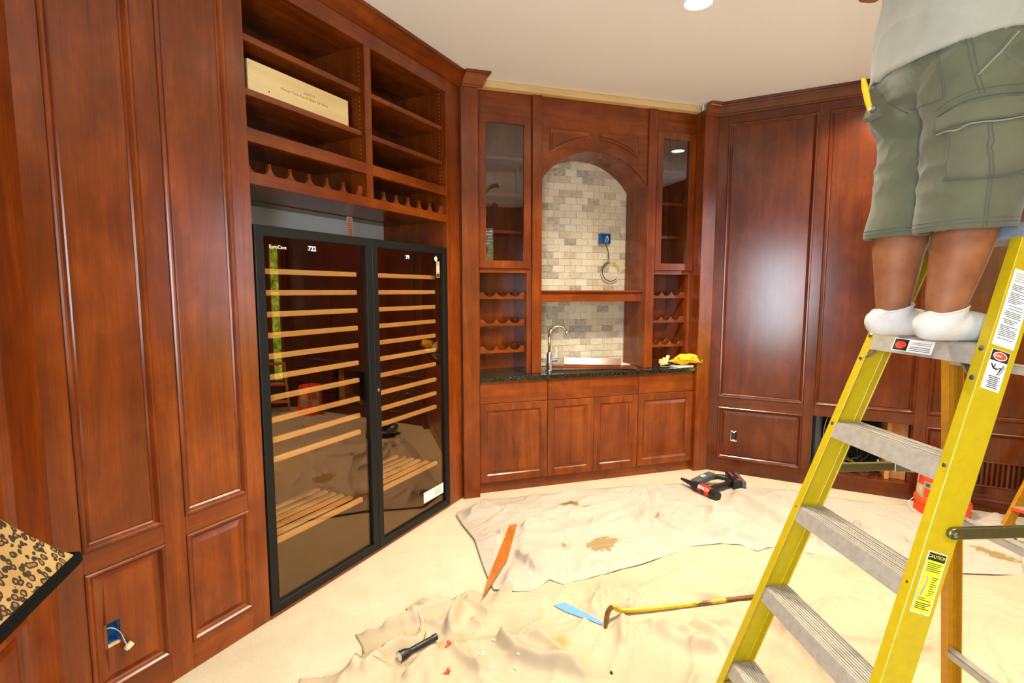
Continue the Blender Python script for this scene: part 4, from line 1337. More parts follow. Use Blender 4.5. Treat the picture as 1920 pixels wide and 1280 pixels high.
# seams, pocket flap, hem stitching laid onto the shorts
sb = bmesh.new(); sb.from_mesh(me); tree = BVHTree.FromBMesh(sb); sb.free()
OFFM = OFF['person']
def on_shorts(p, axis, lift):
    """nearest outer point of the shorts over p, walking in towards an upright axis; all in man's frame"""
    d = Vector((axis[0] - p[0], axis[1] - p[1], 0)).normalized()
    o = Vector((axis[0], axis[1], p[2])) - OFFM - d * 0.4
    hit = tree.ray_cast(o, d)
    if hit[0] is None:
        return None
    return hit[0] + hit[1] * lift + OFFM
LEGAX, HIPAX = (0.482, -0.115), (0.48, -0.03)
def seam(path, r, mat, axis=LEGAX, name='seam', lift=0.0005):
    pts = []
    for p in catmull(path, 10):
        q = on_shorts(p, axis, lift)
        if q is not None:
            pts.append(q)
    if len(pts) > 2:
        bm = new_bm(); tube(bm, pts, r, 6, 1)
        return obj(name, bm, mat, so, smooth=True)
M['twill_seam'] = fabric('olive_twill_seam', '#48493a', '#555544', 900.0)
M['twill_edge'] = fabric('olive_twill_worn_edge', '#7a7963', '#87866f', 900.0)
M['twill_flap'] = fabric('olive_twill_flap', '#535340', '#62614b', 900.0)
def patch(top, bot, thick, mat, name, nu=30, nv=10, axis=LEGAX):
    """cloth patch between two polylines, wrapped round the shorts, with turned-down edges"""
    T_, B_ = catmull(top, nu // (len(top) - 1)), catmull(bot, nu // (len(bot) - 1))
    n = min(len(T_), len(B_))
    bm = new_bm()
    vv = {}
    for j in range(nv + 1):
        for i in range(n):
            v = j / nv
            p = B_[i].lerp(T_[i], v)
            e = min(i, n - 1 - i, j, nv - j)
            q = on_shorts(p, axis, thick if e > 0 else -0.004)
            if q is not None:
                vv[(i, j)] = bm.verts.new(q)
    for j in range(nv):
        for i in range(n - 1):
            k = [(i, j), (i + 1, j), (i + 1, j + 1), (i, j + 1)]
            if all(q in vv for q in k):
                bm.faces.new([vv[q] for q in k])
    return obj(name, bm, mat, so, smooth=True, angle=4)
def arcp(pairs):
    """(degrees round the leg, height) to points"""
    return [(LEGAX[0] + 0.13 * math.cos(math.radians(a)), LEGAX[1] + 0.13 * math.sin(math.radians(a)), z) for a, z in pairs]
patch(arcp([(192, 2.00), (235, 2.012), (283, 2.02), (310, 2.03)]), arcp([(192, 1.872), (235, 1.868), (283, 1.880), (310, 1.89)]), 0.006, 'twill_flap', 'cargo_pocket')
patch(arcp([(182, 2.030), (214, 2.050), (266, 2.055), (312, 2.07)]), arcp([(186, 1.992), (214, 1.996), (266, 2.006), (312, 2.02)]), 0.013, 'twill_flap', 'pocket_flap')
seam(arcp([(183, 1.998), (214, 2.000), (266, 2.010), (312, 2.024)]), 0.0015, 'twill_seam', name='flap_stitch', lift=0.013)
seam(arcp([(186, 1.992), (214, 1.994), (266, 2.004), (312, 2.018)]), 0.0018, 'twill_edge', name='flap_edge', lift=0.011)
seam(arcp([(181, 2.036), (214, 2.056), (266, 2.062), (312, 2.077)]), 0.0018, 'twill_seam')
seam(arcp([(180, 2.052), (214, 2.074), (266, 2.080), (312, 2.095)]), 0.0014, 'twill_seam')
seam(arcp([(193, 1.874), (235, 1.870), (283, 1.882), (310, 1.892)]), 0.0018, 'twill_seam', lift=0.003)
seam(arcp([(198, 1.985), (197, 1.93), (197, 1.875)]), 0.0015, 'twill_seam', lift=0.0065)
for da in (0, 4):
    seam(arcp([(229 + da, 1.996), (233 + da, 1.94), (237 + da, 1.872)]), 0.0016, 'twill_seam', lift=0.0065)
    seam(arcp([(237 + da, 1.866), (236 + da, 1.82), (236 + da, 1.757)]), 0.0016, 'twill_seam')
    seam([(0.362 + da * 0.0022, -0.180 - da * 0.0012, 2.20), (0.368 + da * 0.0022, -0.182 - da * 0.0012, 2.162), (0.379 + da * 0.0022, -0.189 - da * 0.001, 2.11), (0.394 + da * 0.002, -0.193 - da * 0.001, 2.065)], 0.0017, 'twill_seam', axis=HIPAX)
    seam([(0.334, -0.122 - da * 0.002, 2.20), (0.338, -0.128 - da * 0.002, 2.156), (0.349, -0.135 - da * 0.002, 2.105), (0.355, -0.135 - da * 0.002, 2.074)], 0.0016, 'twill_seam', axis=HIPAX)
seam([(0.385, -0.195, 2.108), (0.405, -0.205, 2.135), (0.429, -0.212, 2.164), (0.45, -0.215, 2.195)], 0.0020, 'twill_edge', axis=HIPAX)
seam([(0.383, -0.190, 2.112), (0.400, -0.203, 2.140), (0.421, -0.211, 2.168), (0.44, -0.215, 2.197)], 0.0014, 'twill_seam', axis=HIPAX)
seam([(0.345, 0.02, 2.095), (0.34, -0.03, 2.085), (0.345, -0.09, 2.077), (0.355, -0.135, 2.074)], 0.0016, 'twill_seam', axis=HIPAX)
seam([(0.336, 0.075, 2.20), (0.336, 0.066, 2.168), (0.345, 0.045, 2.125), (0.36, 0.022, 2.085)], 0.0020, 'twill_seam', axis=HIPAX)
# centre back seam and hem stitching
for cx, cy, rx, ry in ((0.440, 0.062, 0.089, 0.088), (0.462, -0.110, 0.106, 0.094)):
    for zz in (1.768, 1.778):
        pts = []
        for i in range(49):
            a = 2 * PI * i / 48
            d = Vector((-math.cos(a), -math.sin(a), 0))
            o = Vector((cx, cy, zz + 0.05 * math.cos(a) * rx)) - OFFM - d * 0.14
            h = tree.ray_cast(o, d)
            if h[0] is not None:
                pts.append(h[0] + h[1] * 0.0004 + OFFM)
        if len(pts) > 8:
            bm = new_bm(); tube(bm, pts, 0.0013, 5, 1)
            obj('hem_stitch', bm, 'twill_seam', so, smooth=True)
# back pocket with a yellow tool handle sticking out
bm = new_bm()
P0 = Vector((0.338, 0.10, 2.150))
tube(bm, [P0 + Vector((0.012, 0, -0.03)), P0, P0 + Vector((-0.010, 0.0, 0.035)), P0 + Vector((-0.017, 0.0, 0.058))], 0.01, 12, 4, radii=[0.007, 0.008, 0.009, 0.006], round_ends=True)
obj('tool_handle', bm, 'yellow_cloth', so, smooth=True, label='yellow tool handle in back pocket')
bm = new_bm()
obox(bm, P0 + Vector((0.022, 0.0, -0.028)), (0.28, 0, 1), (0, 1, 0), (1, 0, -0.28), 0.026, 0.030, 0.010)
obj('back_pocket', bm, 'twill_flap', so, bevel=0.006)
bm = new_bm()
lathe(bm, [(0.010, 0), (0.010, 0.002), (0.004, 0.004)], P0 + Vector((0.006, -0.012, -0.028)), 12, (-1, -0.4, 0.25))
obj('snap_button', bm, 'steel', so, smooth=True)

# white shirt
st = new_bm()
W = lambda cx, z, a, b, t=0.0: ring_xy(cx, -0.02, z, a, b, 44, t, 2.2)
loft(st, [W(0.480, 2.33, 0.110, 0.16), W(0.480, 2.225, 0.142, 0.192, 0.11), W(0.480, 2.209, 0.150, 0.202, 0.11), W(0.480, 2.215, 0.158, 0.210, 0.11), W(0.478, 2.28, 0.150, 0.206, 0.05), W(0.472, 2.40, 0.128, 0.190), W(0.468, 2.52, 0.126, 0.184), W(0.463, 2.64, 0.126, 0.186), W(0.463, 2.73, 0.108, 0.184), W(0.468, 2.785, 0.07, 0.105), W(0.474, 2.80, 0.055, 0.06)])
tube(st, [(0.455, 0.13, 2.71), (0.455, 0.19, 2.67), (0.435, 0.232, 2.575)], 0.06, 18, 4, radii=[0.062, 0.062, 0.060])
tube(st, [(0.462, -0.16, 2.72), (0.49, -0.225, 2.73), (0.60, -0.268, 2.79)], 0.06, 18, 4, radii=[0.064, 0.062, 0.058])
sto = obj('shirt', st, fabric('white_cotton_jersey', '#918f81', '#9e9c8d', 800.0), man)
remesh(sto, 0.0062, 7)
me = sto.data
nrm = [v.normal.copy() for v in me.vertices]
for v in me.vertices:
    q = v.co
    a = noise.noise(Vector((q.x * 5 + 2, q.y * 5, q.z * 5 + q.x * 6)))
    b = noise.noise(Vector((q.x * 12, q.y * 12, q.z * 9 - q.x * 12)))
    v.co += nrm[v.index] * ((1 - abs(a)) ** 3 * 0.016 + (1 - abs(b)) ** 3 * 0.005 - 0.010)
me.update()

# ------------------------------------------------------------------ drop cloths
A_left=[(0.678,2.546),(0.679,2.698),(0.683,2.804),(0.707,3.114),(0.674,3.362),(0.665,3.524)]
A_far=[(0.665,3.524),(0.906,3.705),(1.131,3.678),(1.567,3.665),(2.053,3.631),(2.563,3.547),(2.868,3.405),(3.083,3.291),(3.317,3.150),(3.489,2.964),(3.859,2.666),(4.414,2.326)]
A_front=[(0.678,2.546),(0.780,2.489),(0.884,2.462),(0.998,2.544),(1.054,2.472),(1.154,2.485),(1.288,2.494),(1.412,2.519),(1.586,2.538),(1.838,2.590),(1.984,2.634),(2.167,2.614),(2.286,2.563),(2.327,2.460),(2.456,2.468),(2.612,2.338),(2.737,2.216),(2.797,2.160),(2.997,2.044),(3.165,1.951),(3.551,1.798)]
B_left=[(-0.280,2.015),(-0.252,2.170),(-0.068,2.130),(0.004,2.233),(-0.003,2.304),(-0.031,2.389)]
B_far=[(-0.031,2.389),(0.051,2.376),(0.161,2.411),(0.258,2.459),(0.212,2.523),(0.315,2.587),(0.404,2.506),(0.490,2.533),(0.581,2.570),(0.614,2.525),(0.667,2.528),(0.832,2.540),(1.036,2.560),(1.431,2.617),(2.036,2.743),(2.592,2.610),(2.933,2.253),(3.327,2.034),(3.712,1.885)]
A_folds=[[(1.525,3.072),(1.634,3.154),(1.776,3.185),(1.961,3.256),(2.228,3.417)],
[(1.419,3.220),(1.570,3.249),(1.714,3.283),(1.905,3.340),(2.139,3.426)],
[(2.022,3.049),(1.972,2.949),(1.999,2.806)],
[(0.887,3.122),(0.903,2.900),(0.920,2.682)],
[(0.946,2.694),(0.944,2.598)],
[(2.775,3.212),(2.763,3.009),(2.729,2.661)],
[(2.397,3.057),(2.393,2.935),(2.512,2.898)],
[(1.786,3.006),(1.946,3.133),(2.076,3.156)],
[(2.836,3.020),(2.878,2.909),(2.940,2.859)],
[(2.169,2.678),(2.306,2.669),(2.368,2.553),(2.413,2.447)],
[(3.124,2.706),(3.184,2.612),(3.148,2.478)],
[(1.063,3.173),(1.177,3.207),(1.214,3.168)],
[(0.894,3.685),(0.799,3.455)],
[(0.677,3.554),(0.759,3.452)],
[(3.148,2.478),(3.235,2.417),(3.253,2.249)],
[(3.963,2.298),(3.784,2.086),(3.745,1.922)]]
B_folds=[[(1.368,2.332),(1.388,2.283),(1.579,2.347),(1.727,2.395)],
[(1.117,2.254),(1.267,2.371),(1.298,2.311)],
[(0.897,2.468),(1.046,2.585)],
[(0.384,2.265),(0.457,2.382)],
[(0.526,2.451),(0.596,2.324)],
[(0.525,2.289),(0.540,2.244)],
[(0.600,2.086),(0.674,1.960),(0.778,1.874),(0.863,1.848)],
[(1.301,2.023),(1.322,1.951),(1.373,1.848),(1.457,1.764)],
[(1.180,2.061),(1.127,1.948)],
[(1.353,1.955),(1.441,1.852)],
[(1.495,1.924),(1.649,1.930)],
[(0.016,2.366),(0.160,2.395),(0.291,2.401),(0.410,2.428)],
[(0.112,2.351),(0.240,2.370),(0.334,2.312)],
[(-0.004,2.212),(0.095,2.207),(0.270,2.246)],
[(0.005,2.222),(-0.037,2.114)],
[(0.224,2.154),(0.353,2.207),(0.459,2.381)],
[(0.010,2.100),(0.109,2.177),(0.179,2.207)],
[(0.295,2.431),(0.402,2.498),(0.511,2.535),(0.610,2.513),(0.805,2.453),(0.933,2.360)],
[(0.387,2.104),(0.473,1.958)],
[(0.176,2.017),(0.292,2.096)],
[(0.596,2.092),(0.636,1.990),(0.714,1.912),(0.820,1.868),(0.869,1.802)],
[(0.722,2.086),(0.795,2.030),(0.840,1.916)],
[(1.473,1.921),(1.535,1.868),(1.542,1.754)],
[(1.875,1.780),(1.999,1.692)],
[(1.947,1.939),(2.016,1.824)],
[(2.580,2.280),(2.691,2.191),(2.897,2.182)],
[(1.386,1.802),(1.435,1.772)],
[(1.875,1.923),(1.883,1.761),(1.849,1.558)],
[(2.310,1.503),(2.487,1.526),(2.544,1.525)],
[(2.087,1.698),(2.186,1.619),(2.349,1.634)]]
C_line=[(0.654,2.509),(0.810,2.444),(0.944,2.330),(1.016,2.270),(1.113,2.130),(1.125,2.098),(1.208,2.119),(1.279,2.115)]

def resample(poly, n):
    P = np.array(poly, float)
    d = np.r_[0, np.cumsum(np.hypot(*np.diff(P, axis=0).T))]
    t = np.linspace(0, d[-1], n)
    return np.c_[np.interp(t, d, P[:, 0]), np.interp(t, d, P[:, 1])]
def seg_dist(X, Y, poly):
    best = np.full(X.shape, 1e9)
    for (ax, ay), (bx, by) in zip(poly, poly[1:]):
        vx, vy = bx - ax, by - ay
        L = vx * vx + vy * vy + 1e-12
        t = np.clip(((X - ax) * vx + (Y - ay) * vy) / L, 0, 1)
        best = np.minimum(best, np.hypot(X - ax - t * vx, Y - ay - t * vy))
    return best
def nz(X, Y, s, o=0.0):
    return np.array([noise.noise(Vector((x * s + o, y * s - o, o))) for x, y in zip(X.ravel(), Y.ravel())]).reshape(X.shape)
PRESS = [([(0.99, 3.19), (0.86, 2.86), (0.61, 2.47)], 0.06), ([(0.15, 2.14), (0.34, 2.235)], 0.055), ([(1.11, 2.09), (1.2, 2.145), (1.5, 2.12), (1.95, 2.077)], 0.03), ([(2.56, 3.4), (2.6, 3.17), (2.87, 3.36), (2.96, 3.5), (2.57, 3.41)], 0.08), ([(0.95, 2.30), (1.05, 2.2), (1.1, 2.11)], 0.04), ([(3.98, 2.5), (3.99, 2.53)], 0.2)]
def drop_cloth(name, label, mat, left, far, right, front, nu, nv, base, base_edge, folds, seed, line=None, flat_far=False):
    Lf, Rt, Fr, Fa = resample(left, nv), resample(right, nv), resample(front, nu), resample(far, nu)
    u = np.linspace(0, 1, nu)[None, :, None]
    v = np.linspace(0, 1, nv)[:, None, None]
    S = (1 - v) * Fr[None] + v * Fa[None] + (1 - u) * Lf[:, None] + u * Rt[:, None]
    S = S - ((1 - u) * (1 - v) * Fr[0] + u * (1 - v) * Fr[-1] + (1 - u) * v * Fa[0] + u * v * Fa[-1])
    X, Y = S[..., 0], S[..., 1]
    wx = nz(X, Y, 1.7, seed + 3) * 0.22; wy = nz(X, Y, 1.7, seed + 9) * 0.22
    r1 = (1 - np.abs(nz((X + wx) * 0.75, (Y + wy) * 1.3, 2.1, seed))) ** 6
    r2 = (1 - np.abs(nz((X + wx) * 1.2, (Y + wy) * 0.8, 4.6, seed + 21))) ** 5
    r3 = nz(X + wx, Y + wy, 15, seed + 40)
    H = 0.030 * r1 ** 1.3 + 0.016 * r2 ** 1.3 + 0.003 * r3 + 0.006 * nz(X, Y, 2.6, seed + 60)
    r4 = (1 - np.abs(nz((X + wx * 1.6) * 1.1, (Y + wy * 1.6) * 1.5, 7.5, seed + 77))) ** 7
    H = H + 0.009 * r4
    for f in folds:
        k = RNG.uniform(0.75, 1.25)
        d = seg_dist(X, Y, f)
        H = H + 0.034 * k * np.exp(-(d / 0.020) ** 2) + 0.012 * np.exp(-(d / 0.06) ** 2)
    if line:
        d = seg_dist(X, Y, line)
        H = H + 0.018 * np.exp(-(d / 0.03) ** 2)
    # the cloth lies pressed flat under the things that rest on it
    for f, wd in PRESS:
        d = seg_dist(X, Y, f)
        H = H * (1 - 0.9 * np.exp(-(d / wd) ** 4))
    H = np.maximum(H, 0.0)
    e = np.minimum(np.minimum(u[..., 0], 1 - u[..., 0]) * (nu / 10.0), np.minimum(v[..., 0], 1 - v[..., 0]) * (nv / 10.0))
    e = np.clip(e, 0.15, 1.0)
    if flat_far:
        ff = np.clip((1 - v[..., 0]) * 4.0, 0, 1)
        ff = np.where(X > 0.75, ff, 1.0)
        H = H * (0.12 + 0.88 * ff)
    inner = np.clip(np.minimum(u[..., 0] * (nu / 14.0), v[..., 0] * (nv / 14.0)), 0, 1)
    Z = (base * inner + base_edge * (1 - inner)) + H * e
    # keep clear of the walls
    over = np.maximum(0, (X + Y) - 6.79)
    X = X - over / 2; Y = Y - over / 2
    verts = np.c_[X.ravel(), Y.ravel(), Z.ravel()]
    idx = np.arange(nu * nv).reshape(nv, nu)
    faces = np.c_[idx[:-1, :-1].ravel(), idx[:-1, 1:].ravel(), idx[1:, 1:].ravel(), idx[1:, :-1].ravel()]
    me = bpy.data.meshes.new(name)
    me.from_pydata(verts.tolist(), [], faces.tolist())
    me.materials.append(M[mat])
    me.shade_smooth()
    o = bpy.data.objects.new(name, me)
    COL.objects.link(o)
    so_ = o.modifiers.new('thickness', 'SOLIDIFY')
    so_.thickness = 0.0025
    so_.offset = -1
    o['label'] = label
    o['category'] = 'drop cloth'
    return o, (X, Y, Z)
cl_a, GA = drop_cloth('drop_cloth', 'rumpled canvas drop cloth with brown stains below the sink cabinets', 'cloth_back', A_left, A_far, [A_front[-1], (4.0, 2.08), A_far[-1]], A_front, 320, 170, 0.018, 0.013, A_folds, 11.3)
B_front = [(-0.3, 1.70), (0.3, 1.45), (1.0, 0.9), (2.2, 0.5), (3.6, 0.45)]
B_left2 = [B_front[0]] + B_left
cl_b, GB = drop_cloth('drop_cloth', 'cream canvas drop cloth under the flashlight, crowbar and stepladder', 'cloth_front', B_left2, B_far, [B_front[-1], (3.75, 1.2), B_far[-1]], B_front, 360, 260, 0.005, 0.003, B_folds, 47.9, C_line, flat_far=True)
def cloth_z(x, y):
    z = 0.004
    for (X, Y, Z) in (GA, GB):
        d = (X - x) ** 2 + (Y - y) ** 2
        i = np.argmin(d)
        if d.flat[i] < 0.03 ** 2:
            z = max(z, float(Z.flat[i]))
    return z

# ------------------------------------------------------------------ ceiling lights
LAMPLABEL = {0: 'round recessed ceiling light shining at the top edge of the picture, above the sink niche',
             1: 'round recessed ceiling light hidden by the shirt of the man, mirrored in right glass door',
             2: 'round recessed ceiling light in front of the wine fridges', 3: 'round recessed ceiling light near the tall right window',
             4: 'round recessed ceiling light over the stepladder', 5: 'round recessed ceiling light above the lamp with leopard shade',
             6: 'round recessed ceiling light beside the window with blinds'}
for i, (x, y, kp) in enumerate(CANS):
    t = thing('ceiling_light', LAMPLABEL[i], 'ceiling light', (x, y, CEIL), 0, group='recessed ceiling lights')
    bm = new_bm(); lathe(bm, [(0.070, -0.001), (0.096, -0.001), (0.098, -0.005), (0.088, -0.009), (0.072, -0.006), (0.070, -0.001)], (0, 0, 0), 32)
    obj('trim_ring', bm, 'white_ink', t, smooth=True)
    bm = new_bm(); lathe(bm, [(0.0, -0.001), (0.071, -0.001), (0.071, -0.004), (0.0, -0.005)], (0, 0, 0), 32)
    obj('lens', bm, 'can_glow', t)
    ld = bpy.data.lights.new('lamp', 'AREA')
    ld.shape = 'DISK'
    ld.size = 0.15
    ld.energy = CAN_POWER * kp
    ld.color = CAN_COLOR
    ld.spread = math.radians(125)
    lo = bpy.data.objects.new('lamp', ld)
    COL.objects.link(lo)
    lo.parent = t
    lo.location = (0, 0, -0.012)

# ------------------------------------------------------------------ electrical boxes and wires
eb = thing('electrical_box', 'blue electrical box with wire loop in lower left wall panel', 'electrical box', WL[0], WL[1], base=(0.907, 0.03, 0.281))
bm = new_bm()
x0, x1, z0, z1 = 0.8815, 0.9325, 0.2815, 0.3755
box(bm, x0, x1, 0.046, 0.049, z0, z1); box(bm, x0, x0 + 0.003, 0.010, 0.046, z0 + 0.012, z1); box(bm, x1 - 0.003, x1, 0.010, 0.046, z0 + 0.012, z1)
box(bm, x0, x1, 0.010, 0.046, z1 - 0.003, z1); box(bm, x0, x1, 0.014, 0.046, z0 + 0.010, z0 + 0.013)
obj('box_shell', bm, 'blue_box', eb)
obj('cut_edge', box(new_bm(), x0, x1, 0.006, 0.045, z0, z0 + 0.0095), 'pine_h', eb)
for k, (mm, dx) in enumerate((('white_wire', 0), ('black_wire', 0.003), ('blue_tape', -0.003))):
    bm = new_bm(); tube(bm, [(0.890 + dx, 0.042, 0.30), (0.884 + dx, 0.02, 0.33), (0.892 + dx, 0.004, 0.360), (0.912, -0.004, 0.352 + dx), (0.930, -0.008, 0.325 + dx), (0.938 + dx, -0.012, 0.292), (0.943, -0.014, 0.272 + dx)], 0.0011, 6, 5)
    obj('wire', bm, mm, eb, smooth=True)
bm = new_bm(); obox(bm, (0.951, -0.016, 0.264), (0.8, 0, 0.5), (0, 1, 0), (-0.5, 0, 0.8), 0.012, 0.007, 0.009)
obox(bm, (0.942, -0.014, 0.257), (0.8, 0, 0.5), (0, 1, 0), (-0.5, 0, 0.8), 0.006, 0.006, 0.007)
obj('connector', bm, 'ivory', eb, bevel=0.0015)

ob = thing('electrical_outlet', 'black outlet without cover plate in lower right wall panel', 'outlet', WR[0], WR[1], base=(-0.363, 0.03, 0.286))
obj('outlet_body', box(new_bm(), -0.380, -0.347, 0.004, 0.04, 0.302, 0.368), 'black_plastic', ob, bevel=0.003)
bm = new_bm(); box(bm, -0.389, -0.386, 0.006, 0.04, 0.287, 0.382); box(bm, -0.389, -0.338, 0.003, 0.03, 0.2865, 0.293); 
obj('cut_edge', bm, 'shim', ob)
bm = new_bm()
for s in (-1, 1):
    obox(bm, (-0.3635 + s * 0.009, -0.0005, 0.3735), (1, 0, s * 0.9), (0, 1, 0), (-s * 0.9, 0, 1), 0.012, 0.0015, 0.004)
box(bm, -0.374, -0.353, -0.001, 0.003, 0.294, 0.303)
obj('mounting_strap', bm, 'white_ink', ob)
bm = new_bm(); lathe(bm, [(0.0045, 0), (0.003, 0.003)], (-0.3635, 0.0035, 0.334), 10, (0, -1, 0))
obj('screw', bm, 'steel', ob)

nb = thing('electrical_box', 'open blue electrical box with coiled yellow wires on the tiled niche wall', 'electrical box', WB[0], 0, base=(2.18, 4.285, 2.017))
bm = new_bm()
x0, x1, z0, z1, ya, yb = 2.128, 2.231, 2.017, 2.105, 4.248, 4.2835
box(bm, x0, x1, yb - 0.002, yb, z0, z1); box(bm, x0, x0 + 0.004, ya, yb - 0.002, z0, z1); box(bm, x1 - 0.004, x1, ya, yb - 0.002, z0, z1)
box(bm, x0 + 0.004, x1 - 0.004, ya, yb - 0.002, z1 - 0.004, z1); box(bm, x0 + 0.004, x1 - 0.004, ya, yb - 0.002, z0, z0 + 0.004)
box(bm, x0 + 0.04, x0 + 0.044, ya + 0.004, yb - 0.002, z0 + 0.004, z1 - 0.004)
obj('box_shell', bm, 'blue_box', nb)
bm = new_bm(); tube(bm, [(2.185, 4.27, 2.03), (2.19, 4.25, 2.07), (2.20, 4.25, 2.085), (2.207, 4.25, 2.05), (2.20, 4.27, 2.03)], 0.003, 6, 5)
obj('wire', bm, 'white_wire', nb, smooth=True)
cx, cz, cr = 2.245, 1.768, 0.088
def coil(dr, dy, a0, a1, lead, tail):
    pts = list(lead)
    n = 22
    for i in range(n + 1):
        a = a0 + (a1 - a0) * i / n
        pts.append((cx + (cr + dr) * math.cos(a) * 1.02, 4.268 + dy, cz + (cr + dr) * math.sin(a)))
    return pts + list(tail)
for mm, dr, dy, a0, a1, lead, tail in (
    ('yellow_wire', 0.0, 0.0, 1.9, 1.9 + 5.6, [(2.15, 4.262, 2.022), (2.178, 4.255, 2.005), (2.208, 4.262, 1.95), (2.215, 4.266, 1.89)], [(2.345, 4.262, 1.778), (2.39, 4.255, 1.812)]),
    ('black_wire', -0.005, -0.006, 1.8, 1.8 + 3.6, [(2.15, 4.258, 2.022), (2.180, 4.249, 2.008), (2.212, 4.256, 1.95), (2.219, 4.260, 1.89)], [(2.30, 4.26, 1.715)]),
    ('white_wire', 0.005, -0.003, 1.4, 1.4 + 4.4, [(2.215, 4.262, 1.86)], [(2.34, 4.26, 1.775), (2.372, 4.258, 1.815)]),
    ('green_ink', 0.006, -0.006, 1.7, 3.1, [], [(2.148, 4.262, 1.79)])):
    bm = new_bm(); tube(bm, coil(dr, dy, a0, a1, lead, tail), 0.0032, 7, 3)
    obj('wire', bm, mm, nb, smooth=True)

# cables inside the open recess of the right wall
for i in range(22):
    x = RNG.uniform(0.30, 0.70); y = RNG.uniform(0.10, 0.34)
    pts = [(x, y, HZ0 + 0.004)]
    if i < 9:
        pts = [(x, y, HZ1 + 0.07), (x + RNG.uniform(-0.06, 0.06), y + 0.03, 0.45), (x + RNG.uniform(-0.1, 0.1), y, 0.28), (x + RNG.uniform(-0.12, 0.12), y - 0.03, HZ0 + 0.01), (x + RNG.uniform(-0.15, 0.15), y - 0.05, HZ0 + 0.006)]
    else:
        for k in range(5):
            pts.append((min(0.71, max(0.28, pts[-1][0] + RNG.uniform(-0.16, 0.16))), min(0.36, max(0.07, pts[-1][1] + RNG.uniform(-0.07, 0.07))), HZ0 + RNG.choice([0.006, 0.012, 0.02, 0.06, 0.10])))
    bm = new_bm(); tube(bm, pts, RNG.choice([0.0028, 0.0035, 0.0045]), 6, 6)
    o = obj('cable', bm, RNG.choice(['white_wire', 'white_wire', 'black_wire', 'tape_silver', 'yellow_wire', 'grey_plastic']), None, smooth=True, loc=WR[0], rz=WR[1])
    o['label'] = 'thin cable tangled inside the open recess low in right wall'
    o['category'] = 'cable'
    o['group'] = 'cables in the wall recess'

# vent grille in the third lower panel
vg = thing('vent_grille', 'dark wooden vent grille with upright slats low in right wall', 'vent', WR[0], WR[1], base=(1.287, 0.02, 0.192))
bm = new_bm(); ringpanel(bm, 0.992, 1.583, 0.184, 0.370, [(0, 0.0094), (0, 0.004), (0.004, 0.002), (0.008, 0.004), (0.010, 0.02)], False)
obj('grille_frame', bm, 'wood_shade_h', vg, weld=True)
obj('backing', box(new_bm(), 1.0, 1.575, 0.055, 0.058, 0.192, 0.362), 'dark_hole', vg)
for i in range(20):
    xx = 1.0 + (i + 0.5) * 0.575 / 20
    obj('slat', box(new_bm(), xx - 0.0065, xx + 0.0065, 0.006, 0.022, 0.1925, 0.3615), 'wood_shade_v', vg)

# ------------------------------------------------------------------ sink tap and the things on the counter
tp = thing('faucet', 'tall chrome gooseneck faucet with side lever at the sink', 'faucet', (1.572, 4.045, 0.9312), 0)
bm = new_bm(); lathe(bm, [(0.0, 0), (0.027, 0), (0.027, 0.006), (0.024, 0.012), (0.024, 0.135), (0.020, 0.148), (0.013, 0.156), (0.0, 0.158)], (0, 0, 0), 24)
obj('base', bm, 'chrome', tp, smooth=True, angle=0.6)
bm = new_bm()
pts = [(0, 0, 0.15), (0, 0, 0.22), (0, 0, 0.29)] + [(0.072 - 0.072 * math.cos(a), -0.01 * a, 0.30 + 0.072 * math.sin(a)) for a in (0.4, 0.9, 1.4, 1.9, 2.4, 2.85)]
tube(bm, pts, 0.0118, 16, 5)
sp = obj('spout', bm, 'chrome', tp, smooth=True)
bm = new_bm(); e = Vector(pts[-1]); d = (e - Vector(pts[-2])).normalized(); lathe(bm, [(0.0125, -0.004), (0.0135, 0.0), (0.0135, 0.016), (0.010, 0.018)], e, 16, d)
obj('aerator', bm, 'chrome', sp, smooth=True, angle=0.6)
bm = new_bm(); tube(bm, [(0.02, -0.004, 0.085), (0.05, -0.008, 0.087), (0.068, -0.01, 0.088)], 0.014, 14, 2, radii=[0.011, 0.012, 0.016])
lv = obj('lever_hub', bm, 'chrome', tp, smooth=True)
bm = new_bm(); tube(bm, [(0.060, -0.01, 0.09), (0.061, -0.008, 0.14), (0.060, -0.006, 0.19)], 0.0028, 8, 2, round_ends=True)
obj('lever', bm, 'chrome', lv, smooth=True)

def plank(name, label, a, b, w, t, z0a, z0b, tilt, mat, cat='board'):
    a, b = Vector((a[0], a[1], z0a)), Vector((b[0], b[1], z0b))
    d = (b - a)
    bm = new_bm()
    n = Vector((0, 0, 1))
    side = d.cross(n).normalized()
    up = side.cross(d).normalized()
    R = Matrix.Rotation(tilt, 3, d.normalized())
    side, up = R @ side, R @ up
    c = (a + b) / 2 + up * 0
    bm2 = new_bm()
    obox(bm2, (0, 0, 0), (1, 0, 0), (0, 1, 0), (0, 0, 1), d.length / 2, w / 2, t / 2)
    bm.free()
    o = obj(name, bm2, mat, None, label=label, cat=cat, bevel=0.0015)
    o.matrix_world = Matrix.Translation(c) @ Matrix((d.normalized(), side, up)).transposed().to_4x4()
    return o
plank('cherry_board', 'longer cherry offcut lying across the sink behind the faucet', (1.575, 4.135), (2.31, 3.905), 0.10, 0.019, 0.957, 0.943, 0.0, 'wood_h')
plank('cherry_board', 'shorter cherry offcut propped on its edge on the longer one', (1.74, 4.130), (2.21, 3.985), 0.066, 0.014, 0.992, 0.984, 1.05, 'wood_h')
based('paper_sheet', box(new_bm(), 2.285, 2.398, 4.14, 4.28, 0.9315, 0.9335), 'white_paper', (2.34, 4.2, 0.9315), label='white paper sheet on the counter at the foot of right niche side', cat='paper')

